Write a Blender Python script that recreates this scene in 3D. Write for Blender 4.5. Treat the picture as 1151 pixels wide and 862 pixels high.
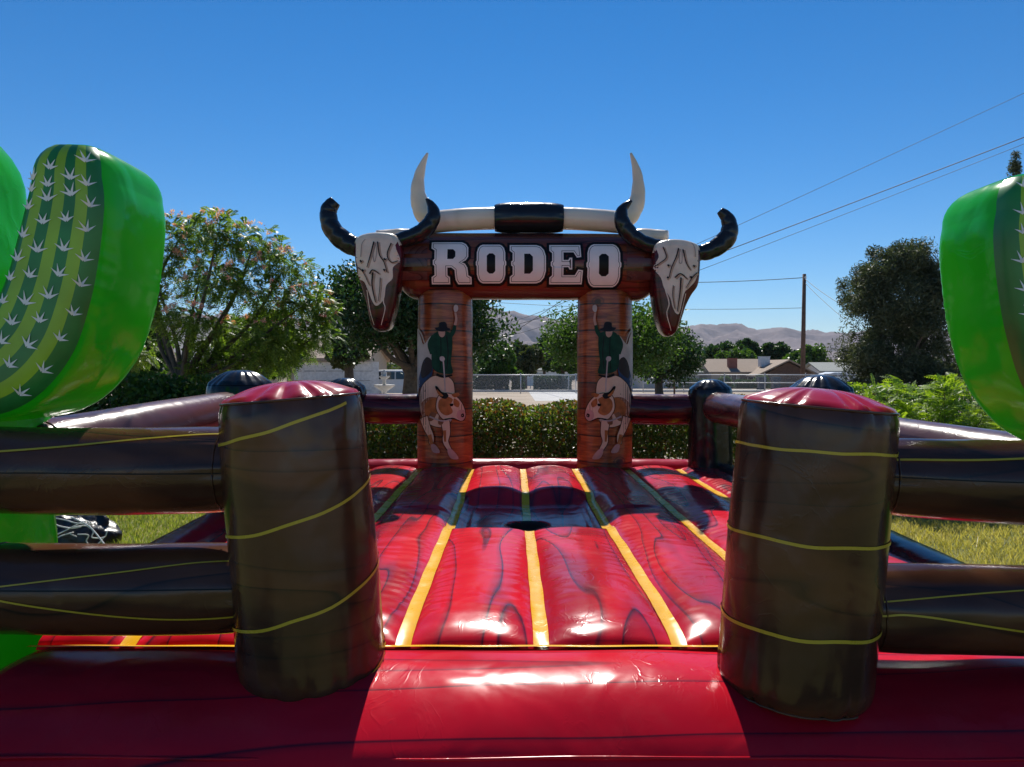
import bpy, bmesh, math, random
import numpy as np
from mathutils import Vector, Matrix, noise
from mathutils.geometry import tessellate_polygon
R = math.radians
PI = math.pi
for o in list(bpy.data.objects): bpy.data.objects.remove(o)
scene = bpy.context.scene
C = scene.collection

# ------------------------------------------------------------------ camera, sky, sun, exposure
F = 865.0; HX = 575.5; HY = 414.0; EYE = 1.70
cam = bpy.data.cameras.new('camera'); camo = bpy.data.objects.new('camera', cam); C.objects.link(camo)
cam.sensor_width = 36; cam.lens = F / 1151 * 36
cam.clip_start = .05; cam.clip_end = 40000
cam.shift_y = -(431 - HY) / 1151
camo.location = (0, 0, EYE); camo.rotation_euler = (R(90), 0, 0)
scene.camera = camo

SUN_EL = 45.5; SUN_AZ = 1.0       # azimuth east of +Y
w = bpy.data.worlds.new('World'); scene.world = w; w.use_nodes = True
nt = w.node_tree; nt.nodes.clear()
sky = nt.nodes.new('ShaderNodeTexSky'); sky.sky_type = 'NISHITA'; sky.sun_disc = False
sky.sun_elevation = R(SUN_EL); sky.sun_rotation = R(SUN_AZ)
sky.altitude = 800; sky.air_density = 1.0; sky.dust_density = 0.0; sky.ozone_density = 6.0
bg = nt.nodes.new('ShaderNodeBackground'); bg.inputs[1].default_value = .084
wo = nt.nodes.new('ShaderNodeOutputWorld')
hs = nt.nodes.new('ShaderNodeHueSaturation'); hs.inputs['Saturation'].default_value = 1.28; nt.links.new(sky.outputs[0], hs.inputs['Color']); nt.links.new(hs.outputs[0], bg.inputs[0]); nt.links.new(bg.outputs[0], wo.inputs[0])
sl = bpy.data.lights.new('sun', 'SUN'); sl.energy = 5.0; sl.angle = R(.55); sl.color = (1, .95, .87)
slo = bpy.data.objects.new('sun', sl); C.objects.link(slo)
sd = Vector((math.sin(R(SUN_AZ)) * math.cos(R(SUN_EL)), math.cos(R(SUN_AZ)) * math.cos(R(SUN_EL)), math.sin(R(SUN_EL))))
slo.rotation_euler = sd.to_track_quat('Z', 'Y').to_euler(); slo.location = (0, 20, 30)
scene.view_settings.view_transform = 'Standard'; scene.view_settings.look = 'None'
scene.view_settings.gamma = 1; scene.view_settings.use_curve_mapping = False
scene.view_settings.exposure = 0.33
scene.render.engine = 'CYCLES'
scene.cycles.max_bounces = 8; scene.cycles.transparent_max_bounces = 12; scene.cycles.volume_bounces = 0
scene.render.resolution_x = 1024; scene.render.resolution_y = 767

# ------------------------------------------------------------------ helpers
def P(px, py, d):
    """a direction in the photograph and a distance -> world point"""
    return Vector(((px - HX) / F * d, d, EYE + (HY - py) / F * d))

def wpos(o):
    v = Vector((0, 0, 0))
    while o is not None:
        v += o.location; o = o.parent
    return v

def tag(o, label=None, cat=None, group=None, kind=None):
    if label: o['label'] = label
    if cat: o['category'] = cat
    if group: o['group'] = group
    if kind: o['kind'] = kind
    return o

def thing(name, loc, label, cat, group=None):
    o = bpy.data.objects.new(name, None); C.objects.link(o); o.location = loc
    o.empty_display_size = .2
    return tag(o, label, cat, group)

def mk(name, verts, faces, mats, parent=None, smooth=True, mi=None, uv=None, origin=None):
    """one mesh object from world-space verts"""
    off = wpos(parent) if parent is not None else Vector(origin or (0, 0, 0))
    v = np.array(verts, dtype=np.float32).reshape(-1, 3) - np.array(off, dtype=np.float32)
    me = bpy.data.meshes.new(name)
    me.from_pydata(v.tolist(), [], [tuple(f) for f in faces]); 
    if not isinstance(mats, (list, tuple)): mats = [mats]
    for m in mats: me.materials.append(m)
    if mi is not None: me.polygons.foreach_set('material_index', mi)
    me.polygons.foreach_set('use_smooth', [smooth] * len(me.polygons))
    if uv is not None:
        l = me.uv_layers.new(name='UVMap')
        vi = np.zeros(len(me.loops), dtype=np.int32); me.loops.foreach_get('vertex_index', vi)
        l.data.foreach_set('uv', np.array(uv, dtype=np.float32)[vi].ravel())
    me.update()
    o = bpy.data.objects.new(name, me); C.objects.link(o)
    if parent is not None: o.parent = parent
    else: o.location = off
    return o

def mk_quads(name, V, mat, parent=None, smooth=False):
    """V: (N,4,3) array of loose quads"""
    off = np.array(wpos(parent) if parent is not None else (0, 0, 0), dtype=np.float32)
    V = (V.astype(np.float32) - off); n = len(V)
    me = bpy.data.meshes.new(name)
    me.vertices.add(n * 4); me.vertices.foreach_set('co', V.ravel())
    me.loops.add(n * 4); me.loops.foreach_set('vertex_index', np.arange(n * 4, dtype=np.int32))
    me.polygons.add(n); me.polygons.foreach_set('loop_start', np.arange(0, n * 4, 4, dtype=np.int32))
    try: me.polygons.foreach_set('loop_total', np.full(n, 4, dtype=np.int32))
    except Exception: pass
    me.materials.append(mat); me.update(calc_edges=True); me.validate()
    o = bpy.data.objects.new(name, me); C.objects.link(o)
    if parent is not None: o.parent = parent
    return o

class MB:
    def __init__(s): s.v = []; s.f = []; s.m = []
    def add(s, v, f, m=0):
        b = len(s.v); s.v += [tuple(p) for p in v]
        for q in f: s.f.append(tuple(i + b for i in q)); s.m.append(m)
        return s
    def box(s, a, b, m=0):
        x0, y0, z0 = a; x1, y1, z1 = b
        v = [(x0,y0,z0),(x1,y0,z0),(x1,y1,z0),(x0,y1,z0),(x0,y0,z1),(x1,y0,z1),(x1,y1,z1),(x0,y1,z1)]
        return s.add(v, [(0,3,2,1),(4,5,6,7),(0,1,5,4),(1,2,6,5),(2,3,7,6),(3,0,4,7)], m)
    def obj(s, name, mats, parent=None, smooth=False, origin=None):
        return mk(name, s.v, s.f, mats, parent, smooth, s.m, origin=origin)

def catmull(pts, n=8):
    pts = [tuple(p) for p in pts]; out = []
    ext = [tuple(2 * a - b for a, b in zip(pts[0], pts[1]))] + pts + [tuple(2 * a - b for a, b in zip(pts[-1], pts[-2]))]
    for i in range(1, len(ext) - 2):
        p0, p1, p2, p3 = [np.array(ext[i + k]) for k in (-1, 0, 1, 2)]
        for k in range(n):
            t = k / n
            out.append(.5 * ((2 * p1) + (-p0 + p2) * t + (2 * p0 - 5 * p1 + 4 * p2 - p3) * t * t + (-p0 + 3 * p1 - 3 * p2 + p3) * t ** 3))
    out.append(np.array(pts[-1])); return out

def frames(path, up=Vector((0, 0, 1))):
    fr = []; prev = None
    for i, p in enumerate(path):
        a = Vector(path[max(0, i - 1)]); b = Vector(path[min(len(path) - 1, i + 1)])
        t = (b - a).normalized()
        if prev is None:
            u = up - t * up.dot(t)
            if u.length < .1: u = Vector((0, 1, 0)) - t * t.y
            if u.length < .1: u = Vector((1, 0, 0)) - t * t.x
        else: u = prev - t * prev.dot(t)
        u.normalize(); prev = u; fr.append((t, u, t.cross(u)))
    return fr

def tube(path, rad, seg=12, caps=True, wob=None):
    """returns verts, faces; rad float or per point; wob(i, theta)->radius factor"""
    path = [Vector(p) for p in path]; n = len(path)
    if not hasattr(rad, '__len__'): rad = [rad] * n
    fr = frames(path); v = []; f = []
    for i, p in enumerate(path):
        t, u, s = fr[i]
        for k in range(seg):
            th = 2 * PI * k / seg; r = rad[i] * (wob(i, th) if wob else 1)
            v.append(p + u * (math.cos(th) * r) + s * (math.sin(th) * r))
    for i in range(n - 1):
        for k in range(seg):
            a = i * seg + k; b = i * seg + (k + 1) % seg
            f.append((a, b, b + seg, a + seg))
    if caps:
        f.append(tuple(range(seg))[::-1]); f.append(tuple((n - 1) * seg + k for k in range(seg)))
    return v, f

# ------------------------------------------------------------------ materials
def newmat(name):
    m = bpy.data.materials.new(name); m.use_nodes = True; nt = m.node_tree
    return m, nt, nt.nodes['Principled BSDF']
def N(nt, t, **kw):
    n = nt.nodes.new(t)
    for k, v in kw.items():
        if k in n.inputs: n.inputs[k].default_value = v
        else: setattr(n, k, v)
    return n
def ramp(nt, stops, interp='LINEAR'):
    r = nt.nodes.new('ShaderNodeValToRGB'); r.color_ramp.interpolation = interp
    e = r.color_ramp.elements
    while len(e) < len(stops): e.new(.5)
    for el, (p, c) in zip(e, stops):
        el.position = p; el.color = (c[0], c[1], c[2], 1) if hasattr(c, '__len__') else (c, c, c, 1)
    return r
def mixc(nt, fac, a, b, mode='MIX'):
    m = nt.nodes.new('ShaderNodeMix'); m.data_type = 'RGBA'; m.blend_type = mode
    for sock, val in ((m.inputs[0], fac), (m.inputs[6], a), (m.inputs[7], b)):
        if hasattr(val, 'is_output') or isinstance(val, bpy.types.NodeSocket): nt.links.new(val, sock)
        elif hasattr(val, '__len__'): sock.default_value = (*val[:3], 1)
        else: sock.default_value = val
    return m.outputs[2]
def coords(nt, scale=(1, 1, 1), kind='Object', rot=(0, 0, 0)):
    tc = nt.nodes.new('ShaderNodeTexCoord'); mp = nt.nodes.new('ShaderNodeMapping')
    mp.inputs['Scale'].default_value = scale; mp.inputs['Rotation'].default_value = rot
    nt.links.new(tc.outputs[kind], mp.inputs[0]); return mp.outputs[0]

def simple(name, col, rough=.6, metal=0, var=.15, vs=8, bump=.0, bs=40, spec=.5):
    m, nt, b = newmat(name)
    co = coords(nt); nz = N(nt, 'ShaderNodeTexNoise', Scale=vs, Detail=5); nt.links.new(co, nz.inputs['Vector'])
    rp = ramp(nt, [(.3, [c * (1 - var) for c in col]), (.7, [min(1, c * (1 + var)) for c in col])])
    nt.links.new(nz.outputs[0], rp.inputs[0]); nt.links.new(rp.outputs[0], b.inputs['Base Color'])
    b.inputs['Roughness'].default_value = rough; b.inputs['Metallic'].default_value = metal
    b.inputs['Specular IOR Level'].default_value = spec
    if bump:
        n2 = N(nt, 'ShaderNodeTexNoise', Scale=bs, Detail=4); nt.links.new(co, n2.inputs['Vector'])
        bp = N(nt, 'ShaderNodeBump', Strength=bump, Distance=.02); nt.links.new(n2.outputs[0], bp.inputs['Height'])
        nt.links.new(bp.outputs[0], b.inputs['Normal'])
    return m

def vinyl(name, base, alt=None, line=None, rough=.26, wr=.35, lscale=1.2, stretch=(1, .35, 1), linew=.05, altr=(.42, .62), ldist=.25, wdist=.012, lstretch=None, spec=.36):
    """glossy inflated PVC: printed swirls (alt patches, thin lines) and creases"""
    m, nt, b = newmat(name)
    co = coords(nt, stretch)
    col = None
    if alt is not None:
        nz = N(nt, 'ShaderNodeTexNoise', Scale=1.6, Detail=3, Distortion=.8); nt.links.new(co, nz.inputs['Vector'])
        rp = ramp(nt, [(altr[0], base), (altr[1], alt)]); nt.links.new(nz.outputs[0], rp.inputs[0]); col = rp.outputs[0]
    if line is not None:
        ln = N(nt, 'ShaderNodeTexNoise', Scale=lscale, Detail=1.5, Distortion=ldist); nt.links.new(coords(nt, lstretch or stretch), ln.inputs['Vector'])
        acc = None
        for c0 in (.40, .50, .60):
            rp2 = ramp(nt, [(c0 - linew * 1.6, 0), (c0 - linew * .4, .35), (c0, .95), (c0 + linew * .25, .0)]); nt.links.new(ln.outputs[0], rp2.inputs[0])
            if acc is None: acc = rp2.outputs[0]
            else:
                mm = N(nt, 'ShaderNodeMath', operation='MAXIMUM'); nt.links.new(acc, mm.inputs[0]); nt.links.new(rp2.outputs[0], mm.inputs[1]); acc = mm.outputs[0]
        col = mixc(nt, acc, col if col is not None else base, line)
    # dust and scuffs
    co2 = coords(nt)
    dn = N(nt, 'ShaderNodeTexNoise', Scale=5, Detail=8, Roughness=.7); nt.links.new(co2, dn.inputs['Vector'])
    dr = ramp(nt, [(.5, 0), (.85, .03)]); nt.links.new(dn.outputs[0], dr.inputs[0])
    col = mixc(nt, dr.outputs[0], col if col is not None else base, (.4, .35, .32))
    nt.links.new(col, b.inputs['Base Color'])
    rr = ramp(nt, [(.35, rough * .68), (.8, rough * 1.05)]); nt.links.new(dn.outputs[0], rr.inputs[0])
    nt.links.new(rr.outputs[0], b.inputs['Roughness'])
    b.inputs['Specular IOR Level'].default_value = spec
    # broad soft dents and a few fine creases
    n1 = N(nt, 'ShaderNodeTexNoise', Scale=3.2, Detail=1.5, Distortion=.8); nt.links.new(co2, n1.inputs['Vector'])
    co3 = coords(nt, (7, 4, 6)); n2 = N(nt, 'ShaderNodeTexNoise', Scale=1, Detail=3, Distortion=1.1); nt.links.new(co3, n2.inputs['Vector'])
    r2 = ramp(nt, [(.47, 0), (.5, 1), (.53, 0)]); nt.links.new(n2.outputs[0], r2.inputs[0])
    n3 = N(nt, 'ShaderNodeTexNoise', Scale=1.7, Detail=2); nt.links.new(co2, n3.inputs['Vector']); r3 = ramp(nt, [(.48, 0), (.66, .045)]); nt.links.new(n3.outputs[0], r3.inputs[0])
    ma = N(nt, 'ShaderNodeMath', operation='MULTIPLY_ADD'); nt.links.new(r2.outputs[0], ma.inputs[0]); nt.links.new(r3.outputs[0], ma.inputs[1])
    nt.links.new(n1.outputs[0], ma.inputs[2])
    bp = N(nt, 'ShaderNodeBump', Strength=wr, Distance=wdist * 3.2); nt.links.new(ma.outputs[0], bp.inputs['Height'])
    nt.links.new(bp.outputs[0], b.inputs['Normal'])
    return m

M = {}
M['red_mat'] = vinyl('red marbled vinyl', (.68, .009, .024), (.38, .007, .02), (.035, .010, .024), stretch=(1, .3, 1), lscale=1.2, lstretch=(1.9, .2, .1), linew=.019, rough=.25, wr=.34, spec=.15)
M['red_roll'] = vinyl('red vinyl', (.62, .008, .024), (.46, .006, .018), (.035, .008, .02), stretch=(.3, 1, .9), lstretch=(.10, 1.3, 1.3), lscale=1.0, linew=.008, rough=.25, wr=.3, spec=.16)
M['cap_red'] = vinyl('red cap vinyl', (.44, .008, .022), (.32, .007, .018), rough=.27, wr=.4, spec=.3)
M['brown'] = vinyl('dark brown log vinyl', (.050, .020, .012), (.105, .040, .018), (.022, .014, .010), stretch=(.6, .6, 2.2), lstretch=(.35, .35, 1.8), lscale=1.0, linew=.012, rough=.25, wr=.3)
M['brown_red'] = vinyl('brown red log vinyl', (.115, .035, .032), (.085, .045, .04), (.03, .01, .012), stretch=(1.5, .25, 2), lscale=1.3, linew=.035, rough=.3, wr=.25)
M['maroon'] = vinyl('maroon vinyl', (.11, .008, .012), (.05, .008, .012), (.01, .004, .006), stretch=(.4, 1, 2.0), lscale=1.4, linew=.03, rough=.25, wr=.25)
M['beam'] = vinyl('red brown log print vinyl', (.13, .022, .016), (.20, .065, .03), (.025, .008, .006), stretch=(.3, 1, 2.4), lstretch=(.2, 1, 3.2), lscale=1.3, linew=.03, rough=.25, wr=.25)
M['black'] = vinyl('black vinyl', (.014, .013, .016), rough=.22, wr=.4)
M['yellow'] = vinyl('yellow vinyl strip', (.78, .40, .004), rough=.35, wr=.5, spec=.25)
M['yellow_line'] = vinyl('printed yellow line', (.50, .36, .03), rough=.35, wr=.2)
M['bone'] = vinyl('bone white vinyl', (.82, .68, .54), (.72, .58, .44), rough=.28, wr=.35)
M['green'] = vinyl('bright green vinyl', (.014, .36, .022), (.03, .46, .03), rough=.22, wr=.42, wdist=.014)
nt_ = M['green'].node_tree; tr_ = nt_.nodes.new('ShaderNodeBsdfTranslucent'); tr_.inputs[0].default_value = (.14, .80, .05, 1)
mx_ = nt_.nodes.new('ShaderNodeMixShader'); mx_.inputs[0].default_value = .38
nt_.links.new(nt_.nodes['Principled BSDF'].outputs[0], mx_.inputs[1]); nt_.links.new(tr_.outputs[0], mx_.inputs[2]); nt_.links.new(mx_.outputs[0], nt_.nodes['Material Output'].inputs[0])
M['white_print'] = simple('white print', (.78, .76, .76), .4, var=.06)
M['letter'] = simple('letter print', (.84, .72, .70), .35, var=.08, vs=4)
M['ink'] = simple('black print', (.010, .009, .010), .35, var=.1)
M['cdark'] = simple('dark green print', (.022, .19, .04), .32, var=.2, vs=5)
M['clime'] = simple('lime green print', (.27, .46, .02), .32, var=.15, vs=5)
M['hole'] = simple('black rubber', (.006, .006, .006), .7)

def wood_mat():
    m, nt, b = newmat('printed plank wood')
    co = coords(nt, (1, 1, 1)); sx = N(nt, 'ShaderNodeSeparateXYZ'); nt.links.new(co, sx.inputs[0])
    nz = N(nt, 'ShaderNodeTexNoise', Scale=1.1, Detail=2); nt.links.new(co, nz.inputs['Vector'])
    # plank joints every .3 m
    ma = N(nt, 'ShaderNodeMath', operation='MULTIPLY_ADD'); nt.links.new(nz.outputs[0], ma.inputs[0]); ma.inputs[1].default_value = .06
    nt.links.new(sx.outputs[2], ma.inputs[2])
    dv = N(nt, 'ShaderNodeMath', operation='DIVIDE'); nt.links.new(ma.outputs[0], dv.inputs[0]); dv.inputs[1].default_value = .31
    fr = N(nt, 'ShaderNodeMath', operation='FRACT'); nt.links.new(dv.outputs[0], fr.inputs[0])
    fl = N(nt, 'ShaderNodeMath', operation='FLOOR'); nt.links.new(dv.outputs[0], fl.inputs[0])
    wn = N(nt, 'ShaderNodeTexWhiteNoise', noise_dimensions='1D'); nt.links.new(fl.outputs[0], wn.inputs['W'])
    gr = coords(nt, (1.5, 1.5, 14)); gn = N(nt, 'ShaderNodeTexNoise', Scale=1.6, Detail=6, Distortion=1.5); nt.links.new(gr, gn.inputs['Vector'])
    rp = ramp(nt, [(.3, (.13, .026, .010)), (.55, (.36, .095, .028)), (.75, (.55, .21, .065))]); nt.links.new(gn.outputs[0], rp.inputs[0])
    tint = ramp(nt, [(0, (.55, .42, .42)), (.5, (.85, .7, .6)), (1, (1.1, 1.0, .85))]); nt.links.new(wn.outputs[0], tint.inputs[0])
    c = mixc(nt, 1.0, rp.outputs[0], tint.outputs[0], 'MULTIPLY')
    jr = ramp(nt, [(0, 1), (.035, 1), (.06, 0), (.97, 0), (1, .6)]); nt.links.new(fr.outputs[0], jr.inputs[0])
    c = mixc(nt, jr.outputs[0], c, (.03, .008, .006))
    # knots
    kv = coords(nt, (2.2, 2.2, 3.0)); vo = N(nt, 'ShaderNodeTexVoronoi', Scale=.9); nt.links.new(kv, vo.inputs['Vector'])
    kr = ramp(nt, [(0, 1), (.10, .9), (.13, .2), (.16, .7), (.2, 0)]); nt.links.new(vo.outputs['Distance'], kr.inputs[0])
    c = mixc(nt, kr.outputs[0], c, (.05, .014, .01))
    nt.links.new(c, b.inputs['Base Color']); b.inputs['Roughness'].default_value = .3
    bn = N(nt, 'ShaderNodeTexNoise', Scale=5, Detail=3); nt.links.new(co, bn.inputs['Vector'])
    bp = N(nt, 'ShaderNodeBump', Strength=.3, Distance=.03); nt.links.new(bn.outputs[0], bp.inputs['Height']); nt.links.new(bp.outputs[0], b.inputs['Normal'])
    return m
M['wood'] = wood_mat()

def leafmat(name, cols, trans=.35, rough=.45):
    m, nt, b = newmat(name)
    g = N(nt, 'ShaderNodeNewGeometry'); rp = ramp(nt, [(i / max(1, len(cols) - 1), c) for i, c in enumerate(cols)])
    nt.links.new(g.outputs['Random Per Island'], rp.inputs[0])
    nt.links.new(rp.outputs[0], b.inputs['Base Color']); b.inputs['Roughness'].default_value = rough
    b.inputs['Specular IOR Level'].default_value = .35
    tr = N(nt, 'ShaderNodeBsdfTranslucent'); 
    tc = mixc(nt, 1.0, rp.outputs[0], (1.5, 1.6, .5), 'MULTIPLY'); nt.links.new(tc, tr.inputs[0])
    mx = N(nt, 'ShaderNodeMixShader'); mx.inputs[0].default_value = trans
    nt.links.new(b.outputs[0], mx.inputs[1]); nt.links.new(tr.outputs[0], mx.inputs[2])
    nt.links.new(mx.outputs[0], nt.nodes['Material Output'].inputs[0]); return m
M['leaf_silk'] = leafmat('silk tree leaf', [(.05, .10, .018), (.10, .17, .03), (.19, .26, .055)], .5)
M['leaf_dark'] = leafmat('dark leaf', [(.012, .035, .012), (.025, .065, .018), (.05, .10, .03)], .3)
M['leaf_mid'] = leafmat('mid green leaf', [(.03, .07, .015), (.06, .12, .025), (.09, .16, .03)], .4)
M['leaf_olive'] = leafmat('olive leaf', [(.04, .055, .025), (.06, .08, .035), (.085, .10, .045)], .3)
M['leaf_pine'] = leafmat('pine needles', [(.03, .045, .022), (.06, .08, .038), (.12, .135, .07)], .2, .6)
M['leaf_hedge'] = leafmat('hedge leaf', [(.03, .08, .016), (.07, .13, .024), (.12, .18, .04), (.13, .19, .045), (.28, .11, .04)], .42, .3)
M['leaf_hedge_red'] = leafmat('reddish hedge leaf', [(.05, .08, .02), (.14, .08, .03), (.24, .09, .04)], .3, .35)
M['leaf_frond'] = leafmat('yellow green frond', [(.12, .20, .02), (.20, .30, .03), (.32, .40, .06)], .5)
M['blossom'] = leafmat('pink silk blossom', [(.62, .20, .26), (.72, .34, .38), (.78, .55, .52)], .4)
M['blade'] = leafmat('grass blade', [(.10, .15, .03), (.18, .22, .05), (.34, .31, .13)], .5)
M['blade_dry'] = leafmat('dry grass blade', [(.22, .20, .07), (.38, .32, .13), (.52, .42, .24)], .45)
M['bark'] = simple('bark', (.10, .075, .055), .9, var=.35, vs=14, bump=.5)
M['pole'] = simple('weathered pole wood', (.13, .07, .045), .85, var=.25, vs=5)
M['galv'] = simple('galvanized pipe', (.55, .56, .57), .45, metal=.2)
M['wire'] = simple('black cable', (.03, .03, .035), .6)
M['stucco'] = simple('beige stucco', (.40, .33, .25), .9, bump=.2)
M['stucco_grey'] = simple('grey stucco', (.38, .37, .36), .9, bump=.2)
M['trim'] = simple('white painted trim', (.72, .71, .68), .6)
M['glass'] = simple('dark window glass', (.03, .035, .04), .08, var=.05)
M['brick'] = simple('brick', (.28, .11, .08), .9, var=.3, vs=6)
M['carwhite'] = simple('white car paint', (.75, .75, .75), .25, var=.03)
M['tyre'] = simple('tyre rubber', (.02, .02, .02), .8)
M['chrome'] = simple('wheel alloy', (.5, .5, .5), .3, metal=.8)
M['bin'] = simple('blue grey plastic', (.05, .07, .10), .5)
M['stone'] = simple('pale cast stone', (.65, .62, .57), .8, bump=.3)
M['tarp'] = simple('black tarpaulin', (.012, .012, .014), .35, var=.2, vs=12, bump=.6, bs=18)
M['rope'] = simple('white rope', (.7, .69, .66), .8, bump=.3, bs=90)
def shingles(name, a, b_):
    m, nt, b = newmat(name); co = coords(nt, (3, 3, 3))
    br = N(nt, 'ShaderNodeTexBrick', Scale=1.4); br.inputs['Color1'].default_value = (*a, 1); br.inputs['Color2'].default_value = (*b_, 1)
    br.inputs['Mortar'].default_value = (*[c * .45 for c in a], 1); br.inputs['Mortar Size'].default_value = .03
    nt.links.new(co, br.inputs['Vector']); nt.links.new(br.outputs[0], b.inputs['Base Color']); b.inputs['Roughness'].default_value = .9
    return m
M['sh_grey'] = shingles('grey shingles', (.20, .20, .20), (.27, .27, .27))
M['sh_tan'] = shingles('tan shingles', (.30, .22, .16), (.36, .27, .20))
M['sh_pale'] = shingles('pale grey shingles', (.32, .34, .30), (.38, .39, .36))

def groundmat(name, cols, s1=.35, s2=18, bump=.3):
    m, nt, b = newmat(name); co = coords(nt)
    n1 = N(nt, 'ShaderNodeTexNoise', Scale=s1, Detail=7, Roughness=.65); nt.links.new(co, n1.inputs['Vector'])
    n2 = N(nt, 'ShaderNodeTexNoise', Scale=s2, Detail=6, Roughness=.7); nt.links.new(co, n2.inputs['Vector'])
    rp = ramp(nt, [(.3, cols[0]), (.5, cols[1]), (.7, cols[2])]); nt.links.new(n1.outputs[0], rp.inputs[0])
    r2 = ramp(nt, [(.3, .6), (.7, 1.3)]); nt.links.new(n2.outputs[0], r2.inputs[0])
    c = mixc(nt, 1.0, rp.outputs[0], r2.outputs[0], 'MULTIPLY'); nt.links.new(c, b.inputs['Base Color'])
    b.inputs['Roughness'].default_value = .95; b.inputs['Specular IOR Level'].default_value = .2
    bp = N(nt, 'ShaderNodeBump', Strength=bump, Distance=.03); nt.links.new(n2.outputs[0], bp.inputs['Height']); nt.links.new(bp.outputs[0], b.inputs['Normal'])
    return m
M['sand'] = groundmat('sandy ground', [(.30, .24, .18), (.38, .31, .24), (.44, .37, .29)])
M['lawn'] = groundmat('dry lawn', [(.15, .18, .05), (.24, .24, .08), (.38, .31, .16)], .9, 60, .6)
M['road'] = groundmat('asphalt', [(.10, .10, .10), (.13, .13, .13), (.15, .15, .15)], 1, 40, .1)
M['conc'] = groundmat('concrete', [(.45, .44, .42), (.52, .51, .49), (.58, .56, .54)], 1, 30, .1)
M['hill'] = groundmat('dry desert hillside', [(.11, .082, .085), (.16, .12, .12), (.205, .16, .155)], .004, .02, .0)

# ------------------------------------------------------------------ the setting
def ss(a, b, x):
    t = min(1, max(0, (x - a) / (b - a))); return t * t * (3 - 2 * t)
def gz(y): return -1.2 * ss(62, 95, y)
xs = sorted(set([-12000, -6000, -2000, -600, -200] + list(range(-120, 121, 12)) + [200, 600, 2000, 6000, 12000]))
ys = [-60, -20, -5, 5, 15, 30, 45, 56, 62, 66, 70, 75, 80, 85, 90, 95, 100, 120, 160, 300, 800, 2000, 5000, 12000]
gv = [(x, y, gz(y)) for y in ys for x in xs]; nx = len(xs)
gf = [(j * nx + i, j * nx + i + 1, (j + 1) * nx + i + 1, (j + 1) * nx + i) for j in range(len(ys) - 1) for i in range(nx - 1)]
tag(mk('ground', gv, gf, M['sand']), kind='structure')
def sheet(name, x0, x1, y0, y1, z, mat, nseg=1):
    v = []; f = []
    for k in range(nseg + 1):
        y = y0 + (y1 - y0) * k / nseg; v += [(x0, y, gz(y) + z), (x1, y, gz(y) + z)]
    for k in range(nseg): f.append((2 * k, 2 * k + 1, 2 * k + 3, 2 * k + 2))
    return tag(mk(name, v, f, mat, smooth=False), kind='structure')
sheet('lawn', -14, 14, -6, 10.2, .004, M['lawn'])
sheet('road', -90, 110, 56.6, 61.5, .006, M['road'])
b = MB(); b.box((-90, 55.6, -.1), (110, 56.4, .13)); tag(b.obj('kerb', M['conc']), kind='structure')
sheet('driveway', 1.2, 5.5, 40, 55.4, .008, M['conc'])

# mountains
prof = [(-600, 360), (0, 362), (300, 356), (480, 350), (560, 353), (590, 358), (620, 362), (650, 362), (700, 368), (760, 372), (790, 369), (835, 368.5), (862, 373), (885, 371), (915, 375), (945, 377), (1050, 372), (1200, 366), (1700, 372)]
def hillmesh():
    NX, NY = 420, 70; v = []; f = []
    for j in range(NY):
        t = j / (NY - 1); d = 4200 + 3300 * t
        for i in range(NX):
            px = -500 + 2100 * i / (NX - 1)
            yy = np.interp(px, [p[0] for p in prof], [p[1] for p in prof])
            top = (HY - yy) / F * 6900
            x = (px - HX) / F * d
            env = min(1, (t / .82)) ** 1.15 if t < .82 else 1 - .5 * (t - .82) / .18
            q = Vector((x / 650, d / 650, .3))
            rn = 1 - abs(noise.fractal(q, 1.0, 2.1, 6)) * 1.6
            rn2 = 1 - abs(noise.noise(Vector((x / 260, d / 700, 5.0)))) * 2
            h = top * env * (1 + (.75 * (rn - .75) + .40 * rn2) * (1.25 - env)) + top * .035 * noise.fractal(q * 4, 1, 2, 5)
            v.append((x, d, -3 + max(0, h) * (d / 6900) ** .0 if t > 0 else -5))
    for j in range(NY - 1):
        for i in range(NX - 1):
            a = j * NX + i; f.append((a, a + 1, a + NX + 1, a + NX))
    return v, f
v, f = hillmesh(); tag(mk('hills', v, f, M['hill']), kind='structure')

# ------------------------------------------------------------------ foliage tools
def unit(a): return a / np.maximum(np.linalg.norm(a, axis=1, keepdims=True), 1e-6)
def leaves(cen, length, width, rng, up=.3, dirs=None, jit=.35):
    n = len(cen)
    d = unit(rng.normal(size=(n, 3)) + np.array([0, 0, -.25])) if dirs is None else unit(dirs)
    nn = unit(rng.normal(size=(n, 3)) + np.array([0, 0, up])); s = unit(np.cross(d, nn))
    L = length * (1 + jit * rng.uniform(-1, 1, (n, 1))); W = width * (1 + jit * rng.uniform(-1, 1, (n, 1)))
    nrm = np.cross(s, d)
    a = cen - d * L * .5; c = cen + d * L * .5 - nrm * L * .12; m = cen - d * L * .05 
    return np.stack([a, m + s * W * .5, c, m - s * W * .5], axis=1)
def clump_points(rng, centers, radii, per, shell=.5):
    out = []
    for c, r in zip(centers, radii):
        k = int(per * rng.uniform(.7, 1.3)); p = unit(rng.normal(size=(k, 3))) * (rng.uniform(0, 1, (k, 1)) ** shell)
        out.append(c + p * r)
    return np.concatenate(out)
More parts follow.
